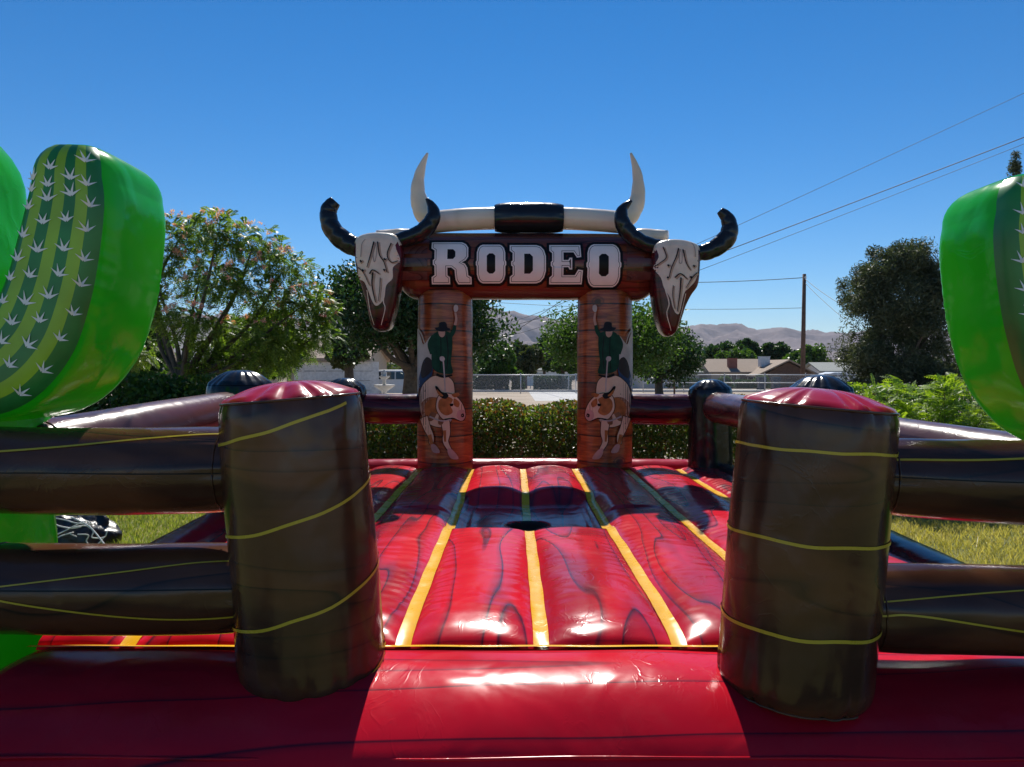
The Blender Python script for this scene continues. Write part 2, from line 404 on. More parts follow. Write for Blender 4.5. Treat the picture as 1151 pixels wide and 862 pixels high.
def limb_mesh(base, targets, r0, rng, trunk_h, mat, parent, name='trunk', lean=(0, 0)):
    mb = MB(); base = np.array(base, float); top = base + np.array([lean[0], lean[1], trunk_h])
    pth = catmull([base, base + (top - base) * .5 + rng.normal(size=3) * r0 * .4, top], 5)
    rad = np.linspace(r0 * 1.25, r0 * .8, len(pth)); rad[0] *= 1.3
    mb.add(*tube(pth, list(rad), 9))
    for t in targets:
        t = np.array(t); mid = (top + t) / 2 + rng.normal(size=3) * np.linalg.norm(t - top) * .10 - np.array([0, 0, .05]) * np.linalg.norm(t - top)
        st = top - np.array([0, 0, 1]) * rng.uniform(0, trunk_h * .25)
        pth = catmull([st, mid, t], 5); mb.add(*tube(pth, list(np.linspace(r0 * .45, r0 * .08, len(pth))), 6))
    return mb.obj(name, mat, parent, smooth=True)
def tree(name, label, cat, bx, d, px0, px1, py0, py1, nclump, cr, per, leaf, mat, seed, depth=None, trunk_r=.18, trunk_h=None, ground=None, group=None, shell=.5, flat=1.0, shape='ell', low=0):
    """bx: trunk pixel column; crown fills the pixel box px0..px1, py0..py1 at distance d"""
    rng = np.random.default_rng(seed); g = gz(d) if ground is None else ground
    x0 = P(px0, 0, d).x; x1 = P(px1, 0, d).x; z1 = P(0, py0, d).z; z0 = P(0, py1, d).z
    c = np.array([(x0 + x1) / 2, d, (z0 + z1) / 2]); rad = np.array([(x1 - x0) / 2, (depth or (x1 - x0)) / 2, (z1 - z0) / 2])
    base = (P(bx, 0, d).x, d, g - .05)
    t = thing(name, (base[0], base[1], g), label, cat, group)
    p = unit(rng.normal(size=(nclump, 3))) * (rng.uniform(.12, 1, (nclump, 1)) ** .45)
    if shape == 'cone':
        h = rng.uniform(0, 1, nclump) ** .8; a = rng.uniform(0, 2 * PI, nclump); rr = (1 - h) ** .8
        p = np.stack([np.cos(a) * rr, np.sin(a) * rr, h * 2 - 1], axis=1)
    if shape == 'box':
        h = rng.uniform(-1, 1, nclump); a = rng.uniform(0, 2 * PI, nclump); rr = np.sqrt(rng.uniform(.1, 1, nclump)) * np.interp(h, [-1, -.5, .1, .6, .85, 1], [.98, 1, 1, .88, .66, .3]) * rng.uniform(.85, 1.05, nclump)
        p = np.stack([np.cos(a) * rr, np.sin(a) * rr, h], axis=1)
    cen = c + p * (rad - cr * .6); radii = [cr * rng.uniform(.6, 1.25) * np.array([1, 1, flat]) for _ in cen]
    pts = clump_points(rng, cen, radii, per, shell)
    th = trunk_h if trunk_h else max(.6, (z0 - g) + (z1 - z0) * .25)
    sel = cen[rng.permutation(len(cen))[:min(len(cen), 14)]]
    limb_mesh(base, sel, trunk_r, rng, th, M['bark'], t)
    mk_quads('crown', leaves(pts, leaf[0], leaf[1], rng), mat, t)
    return t

def fronds(rng, starts, dirs, length, nleaf, ll, lw, droop=.5):
    """pinnate fronds: pairs of leaflets along a drooping rib"""
    out = []
    n = len(starts); L = length * rng.uniform(.7, 1.2, (n, 1)); d = unit(dirs); s = unit(np.cross(d, np.array([0, 0, 1.0]) + rng.normal(size=(n, 3)) * .25))
    for k in range(nleaf):
        t = (k + .6) / nleaf
        pos = starts + d * L * t + np.array([0, 0, -1.0]) * L * droop * t * t
        tang = unit(d + np.array([0, 0, -2.0]) * droop * t)
        w = math.sin(PI * min(1, t * .9 + .12)) ** .6
        for sg in (-1, 1):
            dd = unit(s * sg + tang * .45 + np.array([0, 0, -.18])); le = ll * w * rng.uniform(.8, 1.15, (n, 1))
            a = pos; b_ = pos + dd * le; wd = tang * lw
            out.append(np.stack([a, pos + dd * le * .4 + wd * .5, b_, pos + dd * le * .4 - wd * .5], axis=1))
    return np.concatenate(out)

# silk tree (pink blossoms) on the left
rng = np.random.default_rng(5); D0 = 14.0
st_ = thing('silk_tree', (P(185, 0, D0).x, D0, 0), 'broad silk tree with feathery leaves and pink blossoms beside the left cactus', 'tree')
cl = []
for (px, py, r, dy) in [(165,290,.6,0),(205,262,.55,.3),(245,262,.6,-.3),(285,275,.6,.2),(320,300,.55,0),(225,310,.7,.6),(270,320,.65,-.5),(175,345,.6,.3),(215,365,.55,-.7),(310,345,.6,.4),
                        (345,340,.5,-.2),(255,375,.6,.5),(300,385,.6,-.4),(335,385,.5,.2),(360,375,.35,0),(235,410,.5,.1),(150,250,.5,.5),(120,300,.8,.8),(90,360,.8,.5),(275,410,.45,-.2),(312,405,.35,.3),(150,395,.5,.9),(60,290,.9,.6),(365,350,.3,0)]:
    p = P(px, py, D0 + dy); cl.append((np.array(p), r))
cen = np.array([c for c, r in cl]); rr = np.array([r for c, r in cl])
S = []; Dr = []
for c, r in zip(cen, rr):
    k = int(260 * r ** 1.7 * 2.2); q = unit(rng.normal(size=(k, 3))) * (rng.uniform(0, 1, (k, 1)) ** .5)
    S.append(c + q * r * np.array([1, 1, .62])); Dr.append(q * .6 + rng.normal(size=(k, 3)) * .6 + np.array([0, 0, .1]))
S = np.concatenate(S); Dr = np.concatenate(Dr)
mk_quads('crown', fronds(rng, S, Dr, .26, 9, .075, .03, .45), M['leaf_silk'], st_)
limb_mesh((P(188, 0, D0).x, D0, -.05), [c for c in cen[:20]], .13, rng, 1.55, M['bark'], st_, lean=(.25, 0))
bl = []
for c, r in zip(cen, rr):
    k = int(30 * r); q = unit(rng.normal(size=(k, 3)) + np.array([0, -.3, 1.0])); bl.append(c + q * r * np.array([1, 1, .68]))
bl = np.concatenate(bl); bl = bl[bl[:, 2] > 2.5]
bp_ = np.repeat(bl, 14, axis=0) + rng.normal(size=(len(bl) * 14, 3)) * .022
tag(mk_quads('blossoms', leaves(bp_, .07, .02, rng, up=1, dirs=rng.normal(size=(len(bp_), 3)) + np.array([0, 0, .8])), M['blossom'], st_), kind='stuff')

tree('shade_tree', 'dark leafy shade tree behind the left bull skull and printed column', 'tree', 463, 22, 345, 588, 275, 425, 70, .85, 520, (.14, .075), M['leaf_dark'], 11, depth=5, trunk_r=.24, trunk_h=1.9, shell=.6)
tree('shade_tree', 'round green shade tree seen behind the right printed column', 'tree', 665, 34, 608, 772, 328, 428, 46, 1.15, 620, (.17, .09), M['leaf_mid'], 12, depth=6, trunk_r=.16, shell=.6)
tree('spreading_tree', 'low spreading tree reaching out beneath the right bull skull', 'tree', 742, 40, 690, 792, 360, 432, 22, 1.0, 620, (.2, .1), M['leaf_dark'], 13, depth=5, trunk_r=.2)
tree('pine_tree', 'big dense dark pine tree right of the utility pole', 'tree', 1008, 42, 934, 1080, 270, 456, 210, .78, 430, (.24, .055), M['leaf_pine'], 14, depth=6.5, trunk_r=.3, shell=.6, shape='box')
tree('conifer', 'thin conifer tip rising above the right cactus', 'tree', 1141, 30, 1128, 1155, 170, 440, 70, .22, 150, (.13, .03), M['leaf_pine'], 15, depth=1.2, trunk_r=.1, shape='cone', trunk_h=8)
for (bx, d, a0, a1, b0, b1, mt, lab, sd_) in [
    (150, 22, 60, 196, 335, 440, 'leaf_mid', 'leafy green tree behind the silk tree trunk near the left cactus', 32),
    (292, 24, 236, 344, 345, 428, 'leaf_mid', 'leafy green tree behind the right half of the silk tree', 33),
    (392, 30, 362, 420, 372, 416, 'leaf_olive', 'small olive tree between the beige house and the dark shade tree', 34),
    (590, 75, 566, 612, 380, 424, 'leaf_olive', 'olive tree far behind, seen low between the two columns at left', 21),
    (612, 90, 596, 640, 376, 420, 'leaf_dark', 'dark far tree seen between the two columns under the bare mountain', 22),
    (632, 70, 618, 662, 384, 424, 'leaf_mid', 'small green tree beyond the fence just left of the right column', 23),
    (560, 60, 536, 584, 374, 430, 'leaf_mid', 'light green small tree just right of the left column, beyond the fence', 24),
    (812, 125, 788, 836, 384, 414, 'leaf_dark', 'dark tree rising behind the pale roofed house', 25),
    (838, 120, 822, 856, 380, 412, 'leaf_dark', 'tall dark tree rising right behind the brick chimney', 26),
    (826, 112, 806, 852, 394, 412, 'leaf_mid', 'light green low tree just behind the ridge by the chimney', 27),
    (871, 125, 855, 889, 384, 410, 'leaf_dark', 'compact dark tree behind the tan house roof', 28),
    (915, 118, 882, 938, 387, 425, 'leaf_mid', 'wide green tree directly behind the utility pole', 29),
    (706, 110, 690, 734, 384, 424, 'leaf_olive', 'olive tree far behind the low spreading tree', 30),
    (500, 80, 480, 545, 366, 424, 'leaf_olive', 'olive tree behind the trunk of the dark shade tree', 31)]:
    s = d / F
    tree('tree', lab, 'tree', bx, d, a0, a1, b0, b1, 26 if d > 40 else 60, (a1 - a0) * s * (.17 if d > 40 else .13), 260, (.42 * d / 100 + .1, .22 * d / 100 + .06), M[mt], sd_, trunk_r=.2, group='distant trees around the houses')

rngf = np.random.default_rng(77); cc = []
for k in range(520):
    d_ = rngf.uniform(170, 420); px_ = rngf.uniform(120, 1240); cc.append((np.array([(px_ - HX) / F * d_, d_, -1.2 + rngf.uniform(1.0, 3.6) * (1 + .3 * noise.noise(Vector((px_ / 30, 0, 0))))]), rngf.uniform(2.2, 4.5)))
pts_ = clump_points(rngf, [c for c, r in cc], [np.array([r * 1.5, r, r * .75]) for c, r in cc], 90, .5)
tag(mk_quads('far_wood', leaves(pts_, 1.5, .9, rngf), M['leaf_olive']), 'low belt of far off trees along the foot of the hills', 'trees', kind='stuff')

# bushes
def bush(name, label, cat, x0, x1, y0, y1, z0, z1, n, leaf, mat, seed, top=None, group=None, nstem=10, holes=.0, round_=False):
    rng = np.random.default_rng(seed); cx_, cy_ = (x0 + x1) / 2, (y0 + y1) / 2; g = gz(cy_)
    t = thing(name, (cx_, cy_, g), label, cat, group)
    mb = MB()
    for k in range(nstem):
        bx = rng.uniform(x0 + .1 * (x1 - x0), x1 - .1 * (x1 - x0)); p0 = np.array([bx, cy_ + rng.uniform(-.1, .1), g - .02])
        for q in range(3):
            p1 = np.array([bx + rng.uniform(-.35, .35), rng.uniform(y0 + .1, y1 - .1), g + (z1 - g) * rng.uniform(.65, .9)])
            pth = catmull([p0, (p0 + p1) / 2 + rng.normal(size=3) * .05, p1], 4); mb.add(*tube(pth, list(np.linspace(.02, .005, len(pth))), 5))
    mb.obj('stems', M['bark'], t, smooth=True)
    p = rng.uniform(0, 1, (n * 2, 3))
    q = np.stack([x0 + (x1 - x0) * p[:, 0], y0 + (y1 - y0) * p[:, 1], z0 + (z1 - z0) * p[:, 2]], axis=1)
    keep = np.ones(len(q), bool)
    nz = np.array([noise.noise(Vector((a[0] * 1.7, a[1] * 1.7, a[2] * 1.9 + seed))) for a in q])
    fz = (q[:, 2] - z0) / (z1 - z0)
    topn = np.array([noise.noise(Vector((a[0] * 1.1, seed, 0))) for a in q]) * .09
    keep &= fz < .92 + topn + .05 * nz
    keep &= nz + 1.6 * fz > -.02 + holes
    if round_:
        e = ((q[:, 0] - cx_) / (x1 - x0) * 2) ** 2 + ((q[:, 1] - cy_) / (y1 - y0) * 2) ** 2 + (np.maximum(0, fz - .2) / .8) ** 2
        keep &= e < 1 + .5 * nz
    q = q[keep][:n]
    if top is not None:
        hi = rng.uniform(0, 1, len(q)) < np.clip(((q[:, 2] - z0) / (z1 - z0) - .72) * 3, 0, .75)
        fo = mk_quads('foliage', leaves(q, leaf[0], leaf[1], rng, up=.6), mat, t); fo.data.materials.append(top)
        if len(fo.data.polygons) == len(q): fo.data.polygons.foreach_set('material_index', hi.astype(np.int32))
    else: mk_quads('foliage', leaves(q, leaf[0], leaf[1], rng, up=.6), mat, t)
    return t
HD = 11.6
bush('hedge', 'clipped green hedge with glossy leaves just behind the inflatable arch', 'hedge', -2.7, 3.0, HD - .45, HD + .45, .12, 1.29, 42000, (.066, .036), M['leaf_hedge'], 41, M['leaf_hedge_red'], nstem=16, holes=.0)
bush('hedge', 'hedge with reddish brown tips right of the right column', 'hedge', 3.05, 5.6, HD - .35, HD + .45, .12, 1.40, 20000, (.06, .032), M['leaf_hedge'], 42, M['leaf_hedge_red'], nstem=8)
bush('hedge', 'dark green hedge between the reddish hedge and the feathery shrub', 'hedge', 4.5, 8.0, 11.2, 12.1, .1, 1.56, 26000, (.06, .032), M['leaf_mid'], 43, M['leaf_frond'], nstem=8)
bush('bush', 'dark leafy bush under the silk tree behind the left rails', 'bush', -7.9, -4.1, 11.8, 13.2, .0, 1.75, 20000, (.09, .05), M['leaf_mid'], 44, nstem=8, round_=True)
bush('bush', 'low green bush left of the back left corner post', 'bush', -5.2, -2.8, 14.5, 15.6, .0, 1.2, 9000, (.09, .05), M['leaf_mid'], 45, nstem=6, round_=True)

# feathery shrub on the right
rng = np.random.default_rng(9)
sh = thing('feathery_shrub', (5.4, 10, 0), 'bright yellow green feathery shrub below the right cactus', 'shrub')
S = []; Dr = []; mb = MB()
for k in range(84):
    bx = np.array([rng.uniform(4.3, 7.6), rng.uniform(9.4, 10.5), 0]); a = rng.uniform(-1.3, .7)
    top = bx + np.array([a * .55, rng.uniform(-.4, .3), rng.uniform(.9, 1.62) - .12 * abs(bx[0] - 6.2)])
    if top[0] < 4.6: top[2] = min(top[2], 1.35)
    pth = catmull([bx, (bx + top) / 2 + np.array([-.06 * a, 0, .12]), top], 6); mb.add(*tube(pth, list(np.linspace(.012, .003, len(pth))), 5))
    for q in pth[3:]:
        for _ in range(5):
            S.append(q + rng.normal(size=3) * .03); Dr.append(np.array([rng.normal(), rng.normal() * .6, rng.uniform(-.1, .9)]) + np.array([a * .5, 0, 0]))
mb.obj('stems', M['bark'], sh, smooth=True)
mk_quads('foliage', fronds(rng, np.array(S), np.array(Dr), .27, 9, .062, .026, .25), M['leaf_frond'], sh)

# ------------------------------------------------------------------ grass blades beside the arena
rng = np.random.default_rng(3)
def blades(x0, x1, y0, y1, n):
    p = np.stack([rng.uniform(x0, x1, n), rng.uniform(y0, y1, n), np.full(n, .004)], axis=1)
    h = rng.uniform(.025, .075, (n, 1)); a = rng.uniform(0, 2 * PI, n); s = np.stack([np.cos(a), np.sin(a), a * 0], axis=1) * rng.uniform(.003, .006, (n, 1))
    ln = rng.normal(size=(n, 3)) * np.array([.5, .5, 0]) * h
    return np.stack([p - s, p + s, p + s * .3 + ln + np.array([0, 0, 1]) * h, p - s * .3 + ln + np.array([0, 0, 1]) * h], axis=1)
tag(mk_quads('grass', blades(2.8, 7.2, 5.2, 10, 36000), M['blade_dry']), 'dry yellowish mown grass at the right of the inflatable', 'grass', kind='stuff')
tag(mk_quads('grass', np.concatenate([blades(-6.5, -2.6, 5.4, 10, 34000)]), M['blade']), 'short green sunlit grass left of the inflatable around the tarpaulin', 'grass', kind='stuff')

# ------------------------------------------------------------------ street: fence, pole, wires, houses, cars
def wire_mat():
    m, nt, b = newmat('chain link mesh'); b.inputs['Base Color'].default_value = (.5, .51, .52, 1); b.inputs['Metallic'].default_value = .4; b.inputs['Roughness'].default_value = .5
    co = coords(nt, (1, 1, 1), 'UV'); sx = N(nt, 'ShaderNodeSeparateXYZ'); nt.links.new(co, sx.inputs[0])
    outs = []
    for op in ('ADD', 'SUBTRACT'):
        a = N(nt, 'ShaderNodeMath', operation=op); nt.links.new(sx.outputs[0], a.inputs[0]); nt.links.new(sx.outputs[1], a.inputs[1])
        s = N(nt, 'ShaderNodeMath', operation='MULTIPLY'); nt.links.new(a.outputs[0], s.inputs[0]); s.inputs[1].default_value = 14
        fr = N(nt, 'ShaderNodeMath', operation='FRACT'); nt.links.new(s.outputs[0], fr.inputs[0])
        lt = N(nt, 'ShaderNodeMath', operation='LESS_THAN'); nt.links.new(fr.outputs[0], lt.inputs[0]); lt.inputs[1].default_value = .11; outs.append(lt.outputs[0])
    mx = N(nt, 'ShaderNodeMath', operation='MAXIMUM'); nt.links.new(outs[0], mx.inputs[0]); nt.links.new(outs[1], mx.inputs[1])
    nt.links.new(mx.outputs[0], b.inputs['Alpha']); return m
M['mesh'] = wire_mat()
def fence(a, b, h, step, label, mid=False):
    a = Vector(a); b = Vector(b); L = (b - a).length; n = max(1, round(L / step))
    t = thing('chain_link_fence', a, label, 'fence')
    for k in range(n + 1):
        p = a.lerp(b, k / n); mb = MB(); mb.add(*tube([p, p + Vector((0, 0, h + .05))], .035, 8)); mb.add(*tube([p + Vector((0, 0, h + .05)), p + Vector((0, 0, h + .08)), p + Vector((0, 0, h + .11))], [.045, .04, .01], 8))
        mb.obj('post', M['galv'], t, smooth=True)
    for z in ([h, h * .12, h * .55] if mid else [h]):
        mb = MB(); mb.add(*tube([a + Vector((0, -.01, z)), b + Vector((0, -.01, z))], .035, 8)); mb.obj('pipe_rail', M['galv'], t, smooth=True)
    v = [a + Vector((0, -.05, .03)), b + Vector((0, -.05, .03)), b + Vector((0, -.05, h)), a + Vector((0, -.05, h))]
    mk('wire_mesh', v, [(0, 1, 2, 3)], M['mesh'], t, False, uv=[(0, 0), (L, 0), (L, h), (0, h)])
    return t
fence((9.2, 54, 0), (32, 54, 0), 1.25, 3.0, 'long chain link fence with pale pipe rails in front of the houses', True)
fence((-3.2, 53, 0), (4.4, 53, 0), 1.25, 3.8, 'short chain link fence seen between the two printed columns')
fence((4.7, 54, 0), (-1.2, 92, -1.15), 1.3, 3.2, 'chain link fence running away towards the hills between the columns')

pt = P(902, 308, 62); t = thing('utility_pole', (pt.x, 62, 0), 'brown wooden utility pole standing beyond the chain link fence', 'utility pole')
mb = MB(); mb.add(*tube([(pt.x, 62, -.1), (pt.x + .15, 62, pt.z)], [.2, .14], 12)); mb.obj('post', M['pole'], t, smooth=True)
mb = MB(); mb.add(*tube([(pt.x + .12, 61.84, pt.z - .3), (pt.x + .12, 61.7, pt.z - .3)], [.05, .05], 8)); mb.add(*tube([(pt.x + .12, 61.66, pt.z - .42), (pt.x + .12, 61.66, pt.z - .2)], .07, 8)); mb.obj('insulator', M['stone'], t)
def wire(label, a, b, sag, r, n=24, group=None):
    a = Vector(a); b = Vector(b); pth = []
    for k in range(n + 1):
        u = k / n; p = a.lerp(b, u); p.z -= sag * 4 * u * (1 - u); pth.append(p)
    ra = [r[0] + (r[1] - r[0]) * k / n for k in range(n + 1)]
    mb = MB(); mb.add(*tube(pth, ra, 6)); o = mb.obj('overhead_wire', M['wire'], None, smooth=True)
    return tag(o, label, 'wire', group)
wire('thick black overhead wire crossing the sky towards the right bull skull', P(1290, 101, 12), P(548, 372, 150), .6, (.008, .075), 40)
wire('faint lower overhead wire just beneath the thick black one', P(1290, 107, 12.2), P(540, 382, 150), .9, (.004, .05), 40)
wire('upper thin overhead wire high over the right cactus', P(1290, 40, 13), P(560, 366, 150), .6, (.0045, .05), 40)
wire('wire running left from the top of the utility pole', P(903, 312, 62), P(560, 308, 66), .55, (.028, .028))
wire('thin lower wire running left from the utility pole', P(902, 346, 62), P(560, 340, 66), .3, (.018, .018))
wire('wire dropping right from the pole top towards the pine', P(903, 312, 62), P(1010, 372, 44), .4, (.022, .018))
wire('second wire dropping right from the pole, ending nearer the pine foot', P(903, 316, 62), P(1000, 395, 44), .3, (.018, .015))
wire('steeper wire seen through the arch opening above the mountain', P(700, 290, 30), P(556, 384, 140), .3, (.013, .06))
p_ = P(789, 398, 140); t = thing('utility_pole', (p_.x, 140, -1.2), 'tiny distant utility pole left of the houses', 'utility pole')
mb = MB(); mb.add(*tube([(p_.x, 140, -1.3), (p_.x, 140, p_.z)], [.16, .12], 8)); mb.obj('post', M['pole'], t); mb = MB(); mb.box((p_.x - .8, 139.9, p_.z - .6), (p_.x + .8, 140.05, p_.z - .45)); mb.obj('crossarm', M['pole'], t)

def house(label, x0, x1, y0, y1, g, eave, ridge, wallm, roofm, axis='x', wins=(), chimney=None, door=None, garage=None, hip=False, over=.5):
    t = thing('house', ((x0 + x1) / 2, y0, g), label, 'house')
    mb = MB(); mb.box((x0, y0, g - .2), (x1, y1, g + eave))
    if axis == 'x':
        ym = (y0 + y1) / 2
        if not hip:
            for x in (x0, x1): mb.add([(x, y0, g + eave), (x, y1, g + eave), (x, ym, g + ridge - .12)], [(0, 1, 2)])
        ins = (x1 - x0) * .22 if hip else 0
        top = [(x0 - over + ins, ym, g + ridge), (x1 + over - ins, ym, g + ridge)]
        c = [(x0 - over, y0 - over, g + eave - .1), (x1 + over, y0 - over, g + eave - .1), (x1 + over, y1 + over, g + eave - .1), (x0 - over, y1 + over, g + eave - .1)]
        rv = c + top; rf = [(0, 1, 5, 4), (2, 3, 4, 5)] + ([(1, 2, 5), (3, 0, 4)] if hip else [])
    else:
        xm = (x0 + x1) / 2
        for y in (y0, y1): mb.add([(x0, y, g + eave), (x1, y, g + eave), (xm, y, g + ridge - .12)], [(0, 1, 2)])
        c = [(x0 - over, y0 - over, g + eave - .1), (x1 + over, y0 - over, g + eave - .1), (x1 + over, y1 + over, g + eave - .1), (x0 - over, y1 + over, g + eave - .1)]
        rv = c + [(xm, y0 - over, g + ridge), (xm, y1 + over, g + ridge)]; rf = [(0, 4, 5, 3), (1, 2, 5, 4)]
    mb.obj('wall', M[wallm], t)
    n = len(rv); rv2 = rv + [(a, b_, c_ + .16) for a, b_, c_ in rv]; ff = [tuple(i + n for i in q) for q in rf] + [q[::-1] for q in rf]
    ec = {}
    for q in rf:
        for i in range(len(q)): e = (q[i], q[(i + 1) % len(q)]); ec[tuple(sorted(e))] = ec.get(tuple(sorted(e)), []) + [e]
    for k, es in ec.items():
        if len(es) == 1: a, b_ = es[0]; ff.append((a, b_, b_ + n, a + n))
    ro = mk('roof', rv2, ff, M[roofm], t, False)
    if chimney:
        cx_, cw, cz = chimney; m2 = MB(); m2.box((cx_ - cw / 2, y0 + .8, g + eave), (cx_ + cw / 2, y0 + 1.6, g + cz)); m2.box((cx_ - cw / 2 - .06, y0 + .74, g + cz + .003), (cx_ + cw / 2 + .06, y0 + 1.66, g + cz + .12)); m2.obj('chimney', M['brick'], ro)
    for (wx, ww, wz, wh) in wins:
        m2 = MB()
        for q in ((wx, wx + ww, wz, wz + .08), (wx, wx + ww, wz + wh - .08, wz + wh), (wx, wx + .08, wz + .083, wz + wh - .083), (wx + ww - .08, wx + ww, wz + .083, wz + wh - .083), (wx + ww / 2 - .03, wx + ww / 2 + .03, wz + .083, wz + wh - .083)):
            m2.box((q[0], y0 - .07, g + q[2]), (q[1], y0 + .03, g + q[3]))
        wo_ = m2.obj('window', M['trim'], t); m3 = MB(); m3.box((wx + .083, y0 - .03, g + wz + .083), (wx + ww - .083, y0 - .012, g + wz + wh - .083)); m3.obj('pane', M['glass'], wo_)
    if door:
        m2 = MB(); m2.box((door, y0 - .05, g), (door + .95, y0 + .02, g + 2.05)); do = m2.obj('door', M['pole'], t)
        m3 = MB(); m3.add(*tube([(door + .85, y0 - .12, g + 1.0), (door + .85, y0 - .05, g + 1.0)], .035, 8)); m3.obj('handle', M['chrome'], do)
    if garage:
        m2 = MB()
        for k in range(4): m2.box((garage, y0 - .05, g + k * .52 + .01), (garage + 4.6, y0 + .02, g + k * .52 + .5))
        m2.obj('garage_door', M['trim'], t)
    return t
S100 = 100 / F
def X(px, d): return (px - HX) / F * d
house('low pale roofed house left of the brick chimney beyond the fence', X(722, 100), X(786, 100), 100, 108, -1.2, 2.35, 3.95, 'stucco_grey', 'sh_pale', 'x', [(X(735,100), 1.6, .9, 1.2), (X(760,100), 1.6, .9, 1.2)], door=X(750, 100), hip=True)
t = house('tan roofed ranch house with brick chimney left of the utility pole', X(800, 98), X(868, 98), 98, 107, -1.2, 2.4, 4.0, 'stucco', 'sh_tan', 'x', [(X(815,98), 1.5, .9, 1.2), (X(840,98), 1.5, .9, 1.2)], chimney=(X(826, 98), 1.1, 4.1), door=X(832, 98))
mb = MB(); xg0, xg1, yg = X(862, 94), X(910, 94), 94; mb.box((xg0, yg, -1.4), (xg1, 104, 1.15))
xm = (xg0 + xg1) / 2; mb.add([(xg0, yg, 1.15), (xg1, yg, 1.15), (xm, yg, 2.45)], [(0, 1, 2)]); mb.obj('gable_wall', M['pole'], t)
mb = MB(); mb.add([(xg0 - 1.6, yg - .5, .62), (xm, yg - .5, 2.62), (xm, 104, 2.62), (xg0 - 1.6, 104, .62), (xg1 + 1.2, yg - .5, .72), (xg1 + 1.2, 104, .72),
                   (xg0 - 1.6, yg - .5, .80), (xm, yg - .5, 2.80), (xm, 104, 2.80), (xg0 - 1.6, 104, .80), (xg1 + 1.2, yg - .5, .90), (xg1 + 1.2, 104, .90)],
                  [(0,1,2,3),(1,4,5,2),(9,8,7,6),(8,11,10,7),(0,6,7,1),(1,7,10,4),(4,10,11,5),(3,9,6,0),(2,8,9,3),(5,11,8,2)]); mb.obj('gable_roof', M['sh_tan'], t)
p_ = P(862, 400, 97); mb = MB(); mb.box((p_.x - .6, 97.6, 1.9), (p_.x + .6, 98.6, 3.15)); mb.box((p_.x - .66, 97.54, 3.153), (p_.x + .66, 98.66, 3.22)); mb.obj('rooftop_cooler', M['galv'], t)
house('small white house right of the utility pole behind the parked vehicle', X(924, 105), X(962, 105), 105, 112, -1.2, 2.5, 3.6, 'trim', 'sh_pale', 'x', [(X(932,105), 1.3, .9, 1.1)], door=X(945, 105))
house('grey shingled house half hidden behind the silk tree', -15.5, X(243, 30), 30, 38, 0, 2.05, 3.25, 'stucco', 'sh_grey', 'x', [(-13.6, 1.4, .8, 1.1)], door=-15)
house('beige stucco house behind the silk tree and dark shade tree', X(322, 42), X(408, 42), 42, 50, 0, 2.2, 3.3, 'stucco', 'sh_tan', 'x', [(X(340, 42), 1.4, .9, 1.1)], garage=X(368, 42) - 1.8)
house('light walled house far off between the columns under the trees', X(585, 130), X(640, 130), 130, 138, -1.2, 2.6, 3.8, 'trim', 'sh_pale', 'x', [(X(600,130), 1.5, .9, 1.2)])

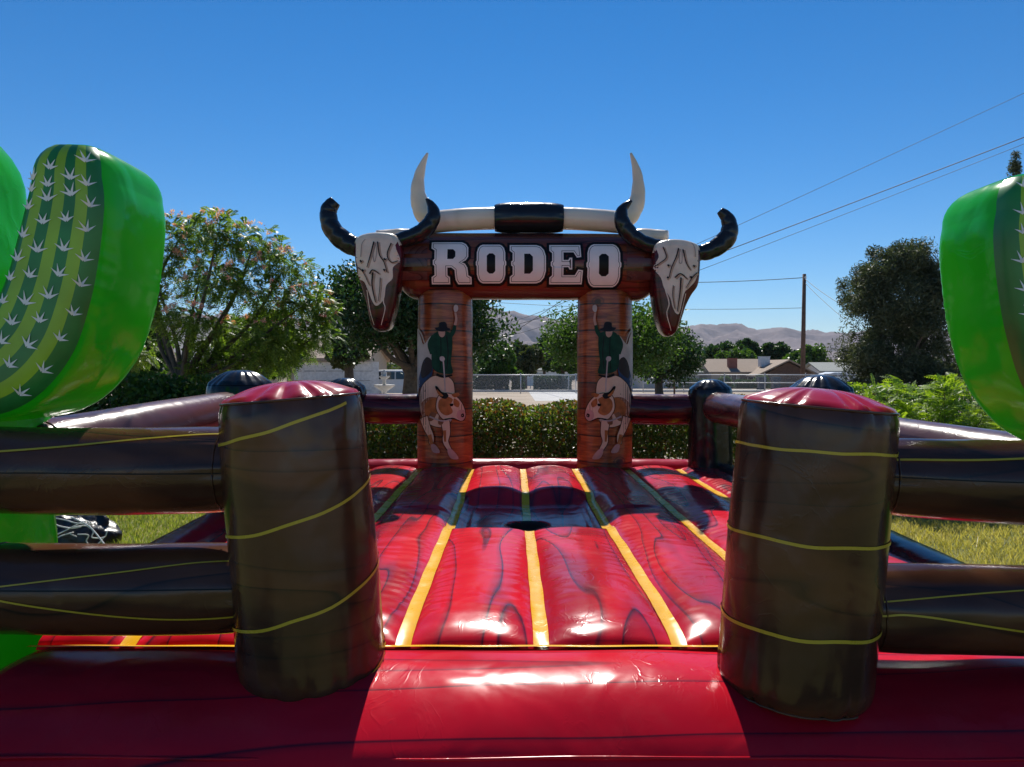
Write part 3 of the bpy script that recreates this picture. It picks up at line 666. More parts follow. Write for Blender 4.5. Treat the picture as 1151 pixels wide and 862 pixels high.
def car(label, x, y, g, L=4.7, H=1.75, W=1.85, suv=True, facing=1, mat='carwhite', name='parked_car'):
    t = thing(name, (x, y, g), label, 'car')
    # side profile (u along length, z)
    pr = [(-.5, .28), (-.5, .62), (-.46, .92), (-.36, .98), (-.25, 1.0), (-.17, 1.28), (-.12, 1.0 * H - .03), (-.02, H), (.30, H), (.42, H - .1), (.485, 1.05), (.5, .6), (.49, .28)]
    if not suv: pr = [(-.5, .28), (-.5, .6), (-.45, .85), (-.28, .92), (-.16, 1.02), (-.05, H - .05), (.03, H), (.2, H), (.30, H - .12), (.40, 1.08), (.49, 1.0), (.5, .6), (.49, .28)]
    v = []; f = []; n = len(pr)
    for s, off in ((-1, 0), (-1, 1), (1, 1), (1, 0)):
        pass
    rows = [(-.5, 0), (-.43, .5), (.43, .5), (.5, 0)]
    for sy in (-1, -.9, .9, 1):
        for (u, z) in pr:
            tuck = .10 * max(0, z - 1.0) / .7; yy = sy * (W / 2 - (tuck if abs(sy) == 1 else tuck))
            sh_ = .035 if abs(sy) == 1 else 0
            v.append((x + facing * u * L * (1 - sh_ * .5), y + yy, g + z - (sh_ if z > .5 else 0)))
    for r in range(3):
        for i in range(n - 1): a = r * n + i; f.append((a, a + 1, a + n + 1, a + n))
    f.append(tuple(range(n))); f.append(tuple(3 * n + i for i in range(n))[::-1]); f.append((0, n, 2 * n, 3 * n)) ; f.append((n - 1, 2 * n - 1, 3 * n - 1, 4 * n - 1)[::-1])
    mk('body', v, f, M[mat], t, False)
    for s in (-1, 1):
        yy = y + s * (W / 2 - .06); 
        for (u0, u1, u2, u3) in ((-.135, -.02, -.02, -.105), (-.005, .14, .14, -.005), (.155, .31, .375, .155)):
            zt = H - .12; zb = 1.08
            q = [(x + facing * u0 * L, yy + s * .055, g + zb), (x + facing * u1 * L, yy + s * .055, g + zb), (x + facing * u2 * L, yy - s * .03 + s * .055, g + zt), (x + facing * u3 * L, yy - s * .03 + s * .055, g + zt)]
            q2 = [(a, b_ - s * .03, c) for a, b_, c in q]
            mk('side_window', q + q2, [(0, 1, 2, 3), (7, 6, 5, 4), (0, 4, 5, 1), (1, 5, 6, 2), (2, 6, 7, 3), (3, 7, 4, 0)], M['glass'], t, False)
        for u in (-.31, .30):
            cxw = x + facing * u * L; y0_ = y + s * (W / 2 - .19); y1_ = y + s * (W / 2 + .02)
            m2 = MB(); m2.add(*tube([(cxw, y0_, g + .34), (cxw, y1_, g + .34)], .34, 20)); wh = m2.obj('wheel', M['tyre'], t, smooth=False)
            m2 = MB(); m2.add(*tube([(cxw, y1_ - .01, g + .34), (cxw, y1_ + s * .015, g + .34)], [.21, .19], 14)); m2.obj('rim', M['chrome'], wh)
        m2 = MB(); m2.box((x - facing * L * .5 - .02, y + s * .62 - .17, g + .66), (x - facing * L * .5 + .06, y + s * .62 + .17, g + .84)); m2.obj('headlight', M['trim'], t)
    return t
car('white pickup like vehicle parked behind the left back rail', X(433, 45), 45, 0, L=4.9, H=1.62)
car('white vehicle parked beyond the fence right of the pole', X(950, 58), 58.6, 0, L=4.6, H=1.42, suv=False, facing=-1)
# low white trailer glimpse, mailbox, bins, fountain
p_ = P(758, 425, 50)
t = thing('mailbox', (p_.x, 50, 0), 'dark mailbox on a post before the pale house', 'mailbox')
mb = MB(); mb.box((p_.x - .05, 49.95, 0), (p_.x + .05, 50.05, .95)); mb.obj('post', M['pole'], t)
mb = MB(); v, f = tube([(p_.x, 49.7, 1.05), (p_.x, 50.3, 1.05)], .16, 12); mb.add(v, f); mb.box((p_.x - .158, 49.71, .955), (p_.x + .158, 50.29, 1.05)); mb.obj('box', M['bin'], t)
for k, (px, lab) in enumerate([(856, 'left one of two wheeled bins beyond the fence'), (872, 'right one of two wheeled bins beyond the fence')]):
    x_ = X(px, 60.4); t = thing('wheeled_bin', (x_, 60.4, .01), lab, 'bin', 'wheeled bins beyond the fence')
    v = [(x_ - .24, 60.15, .08), (x_ + .24, 60.15, .08), (x_ + .24, 60.6, .08), (x_ - .24, 60.6, .08), (x_ - .31, 60.08, .98), (x_ + .31, 60.08, .98), (x_ + .31, 60.72, .98), (x_ - .31, 60.72, .98)]
    mk('body', v, [(0,3,2,1),(4,5,6,7),(0,1,5,4),(1,2,6,5),(2,3,7,6),(3,0,4,7)], M['bin'], t, False)
    mb = MB(); mb.box((x_ - .33, 60.05, .983), (x_ + .33, 60.76, 1.04)); mb.obj('lid', M['bin'], t)
    mb = MB(); mb.add(*tube([(x_ - .3, 60.62, .1), (x_ + .3, 60.62, .1)], .1, 10)); mb.obj('wheel', M['tyre'], t)
p_ = P(432, 416, 30)
t = thing('garden_fountain', (p_.x, 30, 0), 'pale stone tiered garden fountain behind the left back rail', 'fountain')
def lathe(cx_, cy_, prof, seg=20):
    v = []; f = []
    for (r, z) in prof:
        for k in range(seg): a = 2 * PI * k / seg; v.append((cx_ + r * math.cos(a), cy_ + r * math.sin(a), z))
    for i in range(len(prof) - 1):
        for k in range(seg): a = i * seg + k; b_ = i * seg + (k + 1) % seg; f.append((a, b_, b_ + seg, a + seg))
    f.append(tuple(range(seg))[::-1]); f.append(tuple((len(prof) - 1) * seg + k for k in range(seg))); return v, f
for nm, pr in (('basin', [(.5, 0), (.62, .1), (.7, .4), (.66, .42), (.3, .38)]), ('bowl', [(.12, .38), (.1, .8), (.38, 1.0), (.42, 1.06), (.3, 1.05), (.1, 1.04)]), ('finial', [(.08, 1.04), (.06, 1.25), (.2, 1.36), (.22, 1.4), (.08, 1.4), (.1, 1.52), (.05, 1.62), (.01, 1.66)])):
    v, f = lathe(p_.x, 30, pr); mk(nm, v, f, M['stone'], t)
for (px0, px1, z1, lab, mt, sd_) in [(764, 778, 1.55, 'clipped box hedge before the pale house', 'leaf_dark', 51), (779, 793, 1.6, 'dark clipped hedge just left of the chimney', 'leaf_dark', 52), (806, 824, 1.9, 'round bright shrub in front of the chimney', 'leaf_mid', 53), (828, 846, 1.5, 'dark clipped hedge in front of the tan house', 'leaf_dark', 54), (846, 866, 2.1, 'round bright shrub before the brown gable', 'leaf_mid', 55), (575, 590, 1.6, 'small shrub by the fence between the columns', 'leaf_mid', 56), (532, 572, 1.5, 'dark hedge beyond the fence just right of the left column', 'leaf_dark', 57), (600, 642, 1.3, 'dark hedge beyond the fence just left of the right column', 'leaf_dark', 58)]:
    d = 84 if px0 > 700 else 60
    bush('bush', lab, 'bush', X(px0, d), X(px1, d), d - .8, d + .8, gz(d), z1 - .9 * (d > 70), 2600, (.22, .13), M[mt], sd_, nstem=1, round_=mt == 'leaf_mid', group='clipped shrubs before the houses')

# ------------------------------------------------------------------ THE INFLATABLE ARENA
CX = .135
arena = thing('inflatable_rodeo_arena', (CX, 6.4, 0), 'red and black inflatable rodeo arena with log posts, bull skull arch and green cacti', 'bouncy castle')

def ribbon(surf, pts, width, lift=.004):
    """surf(a,b)->(pos, normal); a thin printed line / strip following the surface"""
    pts = [(a_ + .012 * noise.noise(Vector((a_ * 2, b_2 * 3, 7))), b_2 + .010 * noise.noise(Vector((a_ * 1.7, b_2 * 2, 3)))) for a_, b_2 in pts]; P_ = [surf(*q) for q in pts]; v = []; f = []
    for i, (p, n) in enumerate(P_):
        a = P_[max(0, i - 1)][0]; b_ = P_[min(len(P_) - 1, i + 1)][0]; t = (b_ - a).normalized(); s = n.cross(t).normalized() * width / 2
        c = p + n * lift; v += [c - s, c + s]
    for i in range(len(P_) - 1): f.append((2 * i, 2 * i + 1, 2 * i + 3, 2 * i + 2))
    return v, f

def tangent_frame(t, ref=Vector((0, -1, 0))):
    u = (ref - t * ref.dot(t)).normalized(); return u, t.cross(u)

class Post:
    """upright inflated cylinder with pinched top seam and domed cap"""
    def __init__(s, A, B, r, rt=None, seed=0, dome=.075, bot=.09, pucker=.035, npk=12):
        s.A = Vector(A); s.B = Vector(B); s.L = (s.B - s.A).length; s.t = (s.B - s.A).normalized(); s.u, s.w = tangent_frame(s.t)
        s.r = r; s.rt = rt or r; s.seed = seed; s.dome = dome; s.bot = bot; s.pk = pucker; s.npk = npk
    def rad(s, th, z):
        r = s.r + (s.rt - s.r) * z / s.L
        if z < s.bot: q = 1 - z / s.bot; r *= .80 + .20 * math.sqrt(max(0, 1 - q * q))
        dz = s.L - z; q = max(0, 1 - dz / .07); r *= 1 - .045 * q * q
        ph = noise.noise(Vector((math.cos(th) * 1.5, math.sin(th) * 1.5, s.seed))) * 4.5
        c = abs(math.sin(s.npk * th / 2 + ph))
        r *= 1 - s.pk * 1.3 * (1 - c) ** 2 * math.exp(-dz / .07) - s.pk * 1.5 * (1 - c) ** 2 * math.exp(-z / .11)
        r *= 1 + .024 * noise.noise(Vector((math.cos(th) * 1.3, math.sin(th) * 1.3, z * 2.2 + s.seed)))
        cr_ = abs(noise.noise(Vector((math.cos(th) * 2.4 + z * .8, math.sin(th) * 2.4, z * 3.1 + s.seed * 3))))
        r *= 1 - .016 * max(0, 1 - cr_ / .07) * (math.exp(-dz / .30) + math.exp(-z / .30))
        return r
    def surf(s, th, z):
        d = s.u * math.cos(th) + s.w * math.sin(th); return s.A + s.t * z + d * s.rad(th, z), d
    def body(s, name, mat, parent, seg=96):
        zs = [0, .006, .02, .04, .065, .1] + list(np.linspace(.13, s.L - .15, 44)) + [s.L - .12, s.L - .09, s.L - .065, s.L - .04, s.L - .02, s.L - .006, s.L]
        v = []; f = []
        for z in zs:
            for k in range(seg): v.append(s.surf(2 * PI * k / seg, z)[0])
        for i in range(len(zs) - 1):
            for k in range(seg): a = i * seg + k; b_ = i * seg + (k + 1) % seg; f.append((a, b_, b_ + seg, a + seg))
        f.append(tuple(range(seg))[::-1]); f.append(tuple((len(zs) - 1) * seg + k for k in range(seg)))
        return mk(name, v, f, mat, parent)
    def cap(s, name, mat, parent, seg=96):
        v = []; f = []; rows = 14
        for i in range(rows):
            q = i / (rows - 1); 
            for k in range(seg):
                th = 2 * PI * k / seg; R0 = s.rad(th, s.L) * 1.004
                ph = noise.noise(Vector((math.cos(th) * 1.5, math.sin(th) * 1.5, s.seed))) * 4.5
                c = abs(math.sin(s.npk * th / 2 + ph))
                rr = R0 * (1 - q) if i < rows - 1 else .001
                h = s.dome * (1 - (1 - q) ** 2.6) * (1 - .55 * (1 - c) ** 1.5 * (1 - q) ** 3) 
                rr *= 1 + .05 * c * (1 - q) * math.sin(min(1, q * 6) * PI)
                d = s.u * math.cos(th) + s.w * math.sin(th); v.append(s.A + s.t * (s.L + .002 + h) + d * rr)
        for i in range(rows - 1):
            for k in range(seg): a = i * seg + k; b_ = i * seg + (k + 1) % seg; f.append((a, b_, b_ + seg, a + seg))
        f.append(tuple((rows - 1) * seg + k for k in range(seg)))
        return mk(name, v, f, mat, parent)
    def seam(s, parent, mat):
        for z in (s.L - .004, .012):
            pth = [s.surf(2 * PI * k / 72, z)[0] + (s.surf(2 * PI * k / 72, z)[1] * .002) for k in range(73)]
            v, f = tube(pth, .0055, 6, False); mk('welded_seam', v, f, mat, parent)
        z0, th = .03, 2.2
        v, f = ribbon(s.surf, [(th, z) for z in np.linspace(.03, s.L - .03, 30)], .02, .003); mk('welded_seam', v, f, mat, parent)
    def line(s, name, pts, width, mat, parent):
        v, f = ribbon(s.surf, pts, width); return mk(name, v, f, mat, parent)

class Rail:
    """lying inflated tube between posts"""
    def __init__(s, pts, r, seed=0, endr=.9, ends=(0, 0)):
        s.path = [Vector(p) for p in catmull(pts, 16)]; s.n = len(s.path); s.seed = seed; s.fr = frames(s.path, Vector((0, -1, 0)) if abs((s.path[-1] - s.path[0]).x) > abs((s.path[-1] - s.path[0]).y) else Vector((1, 0, 0)))
        s.r = r if hasattr(r, '__len__') else (r, r); s.endr = endr; s.ends = ends
        s.cum = [0]
        for i in range(1, s.n): s.cum.append(s.cum[-1] + (s.path[i] - s.path[i - 1]).length)
        s.L = s.cum[-1]
    def at(s, q):
        x = max(0, min(1, q)) * s.L
        for i in range(s.n - 1):
            if s.cum[i + 1] >= x - 1e-9: break
        k = (x - s.cum[i]) / max(1e-9, s.cum[i + 1] - s.cum[i]); return s.path[i].lerp(s.path[i + 1], k), s.fr[i]
    def rad(s, th, q):
        r = s.r[0] + (s.r[1] - s.r[0]) * q; x = q * s.L; y = (1 - q) * s.L
        for e, rounded in ((x, s.ends[0]), (y, s.ends[1])):
            if rounded: 
                k = max(0, 1 - e / (r * .8)); r *= math.sqrt(max(.02, 1 - k * k))
            else:
                r *= 1 - (1 - s.endr) * math.exp(-e / .07)
                ph = noise.noise(Vector((math.cos(th), math.sin(th), s.seed + rounded))) * 3
                r *= 1 - .055 * (1 - abs(math.sin(7 * th + ph))) ** 2 * math.exp(-e / .13)
        r *= 1 + .014 * noise.noise(Vector((math.cos(th) * 1.2, math.sin(th) * 1.2, x * 2.5 + s.seed)))
        return r
    def surf(s, th, q):
        p, (t, u, w_) = s.at(q); d = u * math.cos(th) + w_ * math.sin(th); return p + d * s.rad(th, q), d
    def body(s, name, mat, parent, seg=64, rows=70):
        v = []; f = []
        for i in range(rows):
            q = i / (rows - 1)
            for k in range(seg): v.append(s.surf(2 * PI * k / seg, q)[0])
        for i in range(rows - 1):
            for k in range(seg): a = i * seg + k; b_ = i * seg + (k + 1) % seg; f.append((a, b_, b_ + seg, a + seg))
        f.append(tuple(range(seg))[::-1]); f.append(tuple((rows - 1) * seg + k for k in range(seg)))
        return mk(name, v, f, mat, parent)
    def line(s, name, pts, width, mat, parent, n=40):
        c = catmull(pts, 10); v, f = ribbon(s.surf, [(a[0], a[1]) for a in c], width); return mk(name, v, f, mat, parent)

# ---- jumping mat: a quilted height field with lobes between the strips and a sunken middle
Y0, Y1 = 3.40, 9.32; HW = 2.24; PITCH = .612
SCX = CX - .005
HOLE = (SCX + .0, 6.42, .175)
def matz(x, y):
    u = (x - SCX) / PITCH; fu = u - math.floor(u); k = math.floor(u)
    b_ = max(0, 1 - abs(2 * fu - 1) ** 2.3) ** .62
    e0 = max(0, (y - Y0)); e1 = max(0, (Y1 - y)); 
    e = lambda q, w_: math.sqrt(max(0, 1 - (1 - min(1, q / w_)) ** 2))
    ed = e(e0, .38) * e(e1, .30)
    z = .455 + (.088 * b_ + .012) * ed
    # pinched creases radiating from the strips
    ds = min(fu, 1 - fu) * PITCH
    z += .012 * (.6 + noise.noise(Vector((x * 1.3, y * .9, 2)))) * math.sin(y * 52 + 6 * noise.noise(Vector((x * 2, y * 2.2, 1)))) * math.exp(-ds / .085) * ed * max(0, min(1, (ds - .04) / .04))
    z += .008 * noise.noise(Vector((x * 3.1, y * 2.1, 4.0)))* ed
    # sunken square in the middle
    dx = abs(x - SCX) - .50; dy = max(5.95 - y, y - 7.25)
    dd = math.hypot(max(dx + .12, 0), max(dy + .12, 0)) - .12 + min(max(dx, dy) + .12, 0)
    pit = 1 - ss(-.10, .26, dd)
    lip = math.exp(-((dd - .26) / .12) ** 2)
    near = math.exp(-(max(0, dd - .1) / .5) ** 2) * (1 if y < 6.5 else .4); z = z - .045 * b_ * near
    z = z * (1 - pit) + (.375 + .022 * b_) * pit + .012 * lip * b_
    if abs(x - SCX) < .75 and dd > 0: z -= .035 * math.exp(-(dd / .045) ** 2) * .4
    return z
nx_ = 190; ny_ = 250; v = []; f = []
for j in range(ny_):
    y = Y0 + (Y1 - Y0) * j / (ny_ - 1)
    for i in range(nx_):
        x = CX - HW + 2 * HW * i / (nx_ - 1); px_, py_ = x, y
        rx, ry = x - HOLE[0], y - HOLE[1]; rr_ = math.hypot(rx, ry)
        if rr_ < HOLE[2] + .028 and rr_ > HOLE[2] * .80: q = (HOLE[2]) / rr_; px_, py_ = HOLE[0] + rx * q, HOLE[1] + ry * q
        v.append((px_, py_, matz(x, y)))
for j in range(ny_ - 1):
    for i in range(nx_ - 1):
        a = j * nx_ + i; c = v[a]
        if math.hypot((v[a][0] + v[a + nx_ + 1][0]) / 2 - HOLE[0], (v[a][1] + v[a + nx_ + 1][1]) / 2 - HOLE[1]) < HOLE[2] * .985: continue
        f.append((a, a + 1, a + nx_ + 1, a + nx_))
mat_ = mk('jumping_mat', v, f, M['red_mat'], arena)
hv, hf = lathe(HOLE[0], HOLE[1], [(HOLE[2] + .02, .386), (HOLE[2] + .01, .392), (HOLE[2] - .005, .388), (HOLE[2] - .012, .36), (HOLE[2] - .02, .10), (.01, .09)], 48)
mk('hole_sleeve', hv, hf[:-2] + [hf[-1]], M['hole'], mat_)
def msurf(x, y):
    h = .01; p = Vector((x, y, matz(x, y))); n = Vector((-(matz(x + h, y) - matz(x - h, y)) / (2 * h), -(matz(x, y + h) - matz(x, y - h)) / (2 * h), 1)).normalized(); return p, n
for k in range(-3, 4):
    x0 = SCX + k * PITCH; segs = [(Y0 + .01, HOLE[1] - .20), (HOLE[1] + .20, Y1 - .01)] if k == 0 else [(Y0 + .01, Y1 - .01)]
    for (a, b_) in segs:
        v = []; f = []; n = 120; wd = .035
        for i in range(n + 1):
            y = a + (b_ - a) * i / n
            for q in (-1, -.5, 0, .5, 1):
                x = x0 + q * wd + .0015 * math.sin(y * 11 + k); v.append((x, y, max(matz(x, y), matz(x0 - wd, y) * .5 + matz(x0 + wd, y) * .5 - .004) + .004 + .001 * math.sin(y * 47 + q)))
        for i in range(n):
            for q in range(4): a_ = i * 5 + q; f.append((a_, a_ + 1, a_ + 6, a_ + 5))
        mk('yellow_strip', v, f, M['yellow'], mat_)

# ---- front roll and side / back bolsters
def roll_front(x0, x1, yo, name, mat, rows=90):
    prof = [(3.43, .10), (3.43, .36), (3.41, .445), (3.36, .476), (3.28, .487), (3.17, .489), (3.08, .480), (2.98, .456), (2.86, .406), (2.74, .330), (2.67, .235), (2.635, .13), (2.65, .04), (2.75, .006), (3.2, .006)]
    prof = [tuple(p) for p in catmull([(a, b_) for a, b_ in prof], 3)]
    v = []; f = []; n = len(prof)
    for i in range(rows):
        x = x0 + (x1 - x0) * i / (rows - 1); e = min(x - x0, x1 - x); s = math.sqrt(max(0.03, 1 - max(0, 1 - e / .22) ** 2))
        for (y, z) in prof:
            yy = 3.2 + (y - 3.2) * (.55 + .45 * s); zz = .006 + (z - .006) * (.5 + .5 * s)
            k = .020 * noise.noise(Vector((x * 1.6, y * 2.2, z * 2.2))) + .004 * math.sin(x * 9 + z * 5)
            if z > .05: yy -= k; zz += k * .5
            v.append((x, yy + yo(x), zz))
    for i in range(rows - 1):
        for k in range(n): a = i * n + k; b_ = i * n + (k + 1) % n; f.append((a, b_, b_ + n, a + n))
    f.append(tuple(range(n))); f.append(tuple((rows - 1) * n + k for k in range(n))[::-1])
    return mk(name, v, f, mat, arena)
fr_ = roll_front(-2.22, 2.60, lambda x: 0, 'border_roll', M['red_roll'])
def frs(x, y): return Vector((x, y, .497)), Vector((0, 0, 1))
v = []; f = []
for i in range(121):
    x = -2.1 + 4.6 * i / 120
    for (y, z) in ((3.330, .490), (3.355, .488), (3.380, .477), (3.408, .462)): v.append((x, y + .003 * math.sin(x * 13), z + .006))
for i in range(120):
    for q in range(3): a = i * 4 + q; f.append((a, a + 4, a + 5, a + 1))
mk('yellow_strip', v, f, M['yellow'], fr_)
# welded seam low on the roll
v, f = tube([(x, 2.725 + .004 * math.sin(x * 7), .318 + .004 * math.sin(x * 3)) for x in np.linspace(-2.1, 2.45, 60)], .006, 6)
mk('welded_seam', v, f, M['red_roll'], fr_)
for (pts, r, mt) in [([(CX - 2.35, 4.1, .38), (CX - 2.37, 6.4, .40), (CX - 2.3, 9.5, .38)], .215, 'cap_red'), ([(CX + 2.37, 3.25, .38), (CX + 2.38, 6.4, .40), (CX + 2.32, 9.5, .38)], .215, 'maroon'), ([(CX - 2.3, 9.55, .37), (CX, 9.6, .38), (CX + 2.3, 9.55, .37)], .20, 'cap_red')]:
    Rail(pts, r, seed=r * 10 + pts[0][0], ends=(1, 1)).body('border_roll', M[mt], arena, 40, 80)
# plinth beneath the whole mat
mb = MB(); mb.box((CX - 2.4, 3.25, 0.004), (CX + 2.4, 9.5, .34)); o = mb.obj('base', M['maroon'], arena)
# (cut the hole in the plinth top: the sleeve sits in it)
bpy.data.objects.remove(o)
v = [(CX-2.35,3.4,.01),(CX+2.35,3.4,.01),(CX+2.35,9.5,.01),(CX-2.35,9.5,.01)]; mk('ground_sheet', v, [(0,1,2,3)], M['black'], arena, False)

# ---- gate posts (front) with red caps and yellow spiral
gp = []
for (A, B, r, rt, seed, cmp_) in [((-.822, 3.21, .395), (-.922, 3.22, 1.576), .301, .293, 1, 'L'), ((1.122, 3.08, .405), (1.226, 3.08, 1.550), .300, .301, 7, 'R')]:
    p = Post(A, B, r, rt, seed, dome=.068, pucker=.05); o = p.body('gate_post', M['brown'], arena); p.cap('cap', M['cap_red'], o); p.seam(o, M['brown']); gp.append((p, o))
    L_ = p.L
    if cmp_ == 'L':
        for z0 in (-.03, .335, .70, 1.07):
            pts = [(th, z0 + .072 * th / 1.2 + .035 * (1 - math.cos(th))) for th in np.linspace(-PI * .95, PI * .95, 60)]
            pts = [(a, z) for a, z in pts if .03 < z < L_ - .03]
            if len(pts) > 4: p.line('spiral_line', pts, .012, M['yellow_line'], o)
    else:
        for z0, wd in ((.30, .013), (.645, .012), (.985, .011)):
            p.line('spiral_line', [(th, z0 + .012 * math.sin(th + .4)) for th in np.linspace(-PI, PI, 80)], wd, M['yellow_line'], o)
# ---- side and back corner posts
for (x, y, z1, seed) in [(CX - 2.27, 6.05, 1.70, 3), (CX + 2.29, 6.05, 1.66, 4), (CX - 2.12, 9.15, 1.60, 5), (CX + 2.21, 9.1, 1.585, 6)]:
    p = Post((x, y, .40), (x, y, z1 - .13), .258, .256, seed, dome=.115, npk=9); o = p.body('log_post', M['black'], arena, 72)
    p.cap('cap', M['black'], o, 72)
# ---- rails
yl = M['yellow_line']
def rail(pts, r, mt, seed, ends=(0, 0), lines=(), endr=.92):
    R_ = Rail(pts, r, seed, endr, ends); o = R_.body('rail', M[mt], arena)
    for q in ((.035 if not ends[0] else .10), .965):
        pth = [R_.surf(2 * PI * k / 60, q)[0] + R_.surf(2 * PI * k / 60, q)[1] * .001 for k in range(61)]
        v, f = tube(pth, .0045, 6, False); mk('welded_seam', v, f, M[mt], o)
    for ln in lines: R_.line('printed_line', ln[0], ln[1], ln[2], o)
    return o
ink = M['ink']
# angle 0 faces the camera; positive turns towards the top for rails running +x
rail([(-2.62, 3.36, 1.265), (-1.8, 3.33, 1.255), (-1.18, 3.33, 1.265)], .187, 'brown', 11, lines=[([(-.35, 0), (-.55, .35), (-.9, .75), (-1.1, 1)], .009, yl), ([(-.02, 0), (-.08, .5), (-.02, 1)], .005, ink)])
rail([(-2.36, 3.36, .745), (-1.7, 3.32, .748), (-1.09, 3.32, .757)], .192, 'brown', 12, ends=(1, 0), lines=[([(-.18, .08), (.12, .35), (.38, .7), (.42, 1)], .008, yl), ([(-.2, .08), (-.5, .45), (-.8, .8), (-.9, 1)], .006, yl), ([(-.22, .05), (-.24, 1)], .005, ink)])
rail([(1.50, 3.20, 1.255), (2.0, 3.16, 1.235), (2.90, 3.12, 1.21)], (.160, .190), 'brown', 13, lines=[([(-.55, 0), (-.62, .25), (-.85, .6), (-1.0, 1)], .009, yl), ([(-.1, 0), (-.15, 1)], .005, ink)])
rail([(1.42, 3.18, .715), (2.0, 3.16, .71), (2.95, 3.12, .70)], .180, 'brown', 14, lines=[([(-.1, .02), (-.12, .12), (.25, .45), (.65, 1)], .008, yl), ([(-.4, .02), (-.8, .5), (-1.1, 1)], .006, yl)])
rail([(CX - 2.14, 8.95, 1.33), (CX - 2.26, 7.5, 1.35), (CX - 2.27, 6.25, 1.365)], .165, 'brown_red', 15)
rail([(CX - 2.27, 5.85, 1.365), (CX - 2.36, 4.9, 1.33), (CX - 2.55, 3.85, 1.27)], .165, 'brown_red', 16)
rail([(CX + 2.22, 8.9, 1.25), (CX + 2.3, 7.5, 1.24), (CX + 2.29, 6.25, 1.23)], .175, 'brown_red', 17)
rail([(CX + 2.30, 5.85, 1.22), (CX + 2.42, 4.9, 1.20), (CX + 2.62, 3.65, 1.17)], .175, 'brown_red', 18)
rail([(CX - 1.95, 9.2, 1.22), (CX - 1.5, 9.24, 1.21), (-.98, 9.28, 1.22)], .182, 'maroon', 19)
rail([(1.30, 9.28, 1.215), (CX + 1.6, 9.24, 1.205), (CX + 2.04, 9.18, 1.21)], .185, 'maroon', 20)

# ---- projection decals (printed pictures that follow a curved skin)
def resample(poly, closed=True):
    return [(float(a), float(b_)) for a, b_ in poly]
def decal(name, loops, yfun, eps, mat, parent, step=.02):
    """loops: [outer, hole, ...] in world x,z; yfun(x,z)->y of the skin; facing -y"""
    vs = []; 
    for lp in loops: vs += [Vector((x, 0, z)) for x, z in lp]
    tris = tessellate_polygon([[Vector((x, z, 0)) for x, z in lp] for lp in loops])
    bm = bmesh.new(); bv = [bm.verts.new(q) for q in vs]
    for t in tris:
        try: bm.faces.new([bv[i] for i in t])
        except Exception: pass
    xs_ = [q.x for q in vs]; zs_ = [q.z for q in vs]
    for ax, lo, hi in ((0, min(xs_), max(xs_)), (2, min(zs_), max(zs_))):
        k = lo + step
        while k < hi - 1e-4:
            co = Vector((0, 0, 0)); no = Vector((0, 0, 0)); co[ax] = k; no[ax] = 1
            bmesh.ops.bisect_plane(bm, geom=bm.verts[:] + bm.edges[:] + bm.faces[:], plane_co=co, plane_no=no, dist=1e-6); k += step
    for q in bm.verts: q.co.y = yfun(q.co.x, q.co.z) - eps
    bm.normal_update()
    for fc in bm.faces:
        if fc.normal.y > 0: fc.normal_flip()
    off = wpos(parent)
    for q in bm.verts: q.co -= off
    me = bpy.data.meshes.new(name); bm.to_mesh(me); bm.free(); me.materials.append(mat)
    me.polygons.foreach_set('use_smooth', [True] * len(me.polygons)); me.update()
    o = bpy.data.objects.new(name, me); C.objects.link(o); o.parent = parent; return o
def join(objs, name):
    """several decals of one printed picture -> one mesh (materials kept)"""
    mats = []; v = []; f = []; mi = []
    for o in objs:
        me = o.data; b0 = len(v); mt = me.materials[0]
        if mt not in mats: mats.append(mt)
        k = mats.index(mt); v += [tuple(q.co) for q in me.vertices]; f += [tuple(i + b0 for i in p.vertices) for p in me.polygons]; mi += [k] * len(me.polygons)
    par = objs[0].parent
    for o in objs: bpy.data.objects.remove(o)
    me = bpy.data.meshes.new(name); me.from_pydata(v, [], f)
    for m in mats: me.materials.append(m)
    me.polygons.foreach_set('material_index', mi); me.polygons.foreach_set('use_smooth', [True] * len(f)); me.update()
    o = bpy.data.objects.new(name, me); C.objects.link(o); o.parent = par; return o
def smooth_poly(pts, n=5):
    pts = [np.array(p, float) for p in pts]; out = []; k = len(pts)
    for i in range(k):
        p0, p1, p2, p3 = pts[i - 1], pts[i], pts[(i + 1) % k], pts[(i + 2) % k]
        for q in range(n):
            t = q / n; out.append(tuple(.5 * ((2 * p1) + (-p0 + p2) * t + (2 * p0 - 5 * p1 + 4 * p2 - p3) * t * t + (-p0 + 3 * p1 - 3 * p2 + p3) * t ** 3)))
    return out
def offset_poly(p, d):
    area = sum(p[i][0] * p[(i + 1) % len(p)][1] - p[(i + 1) % len(p)][0] * p[i][1] for i in range(len(p)))
    sg = 1 if area > 0 else -1; out = []; n = len(p)
    for i in range(n):
        a, b_, c = Vector(p[i - 1]), Vector(p[i]), Vector(p[(i + 1) % n])
        e1 = (b_ - a).normalized(); e2 = (c - b_).normalized(); n1 = Vector((e1.y, -e1.x)) * sg; n2 = Vector((e2.y, -e2.x)) * sg
        m_ = (n1 + n2); 
        if m_.length < .2: m_ = n1
        m_.normalize(); k = min(1.6, 1 / max(.3, m_.dot(n1))); out.append(tuple(b_ + m_ * d * k))
    return out
def stroke(pts, w0, w1=None):
    """closed outline round an open 2-D line, tapered"""
    w1 = w0 if w1 is None else w1; c = [Vector((a[0], a[1])) for a in catmull(pts, 5)]; L = []; R_ = []
    for i, p in enumerate(c):
        t = (c[min(len(c) - 1, i + 1)] - c[max(0, i - 1)]).normalized(); q = Vector((-t.y, t.x)) * (w0 + (w1 - w0) * i / (len(c) - 1)) / 2; L.append(tuple(p + q)); R_.append(tuple(p - q))
    return L + R_[::-1]

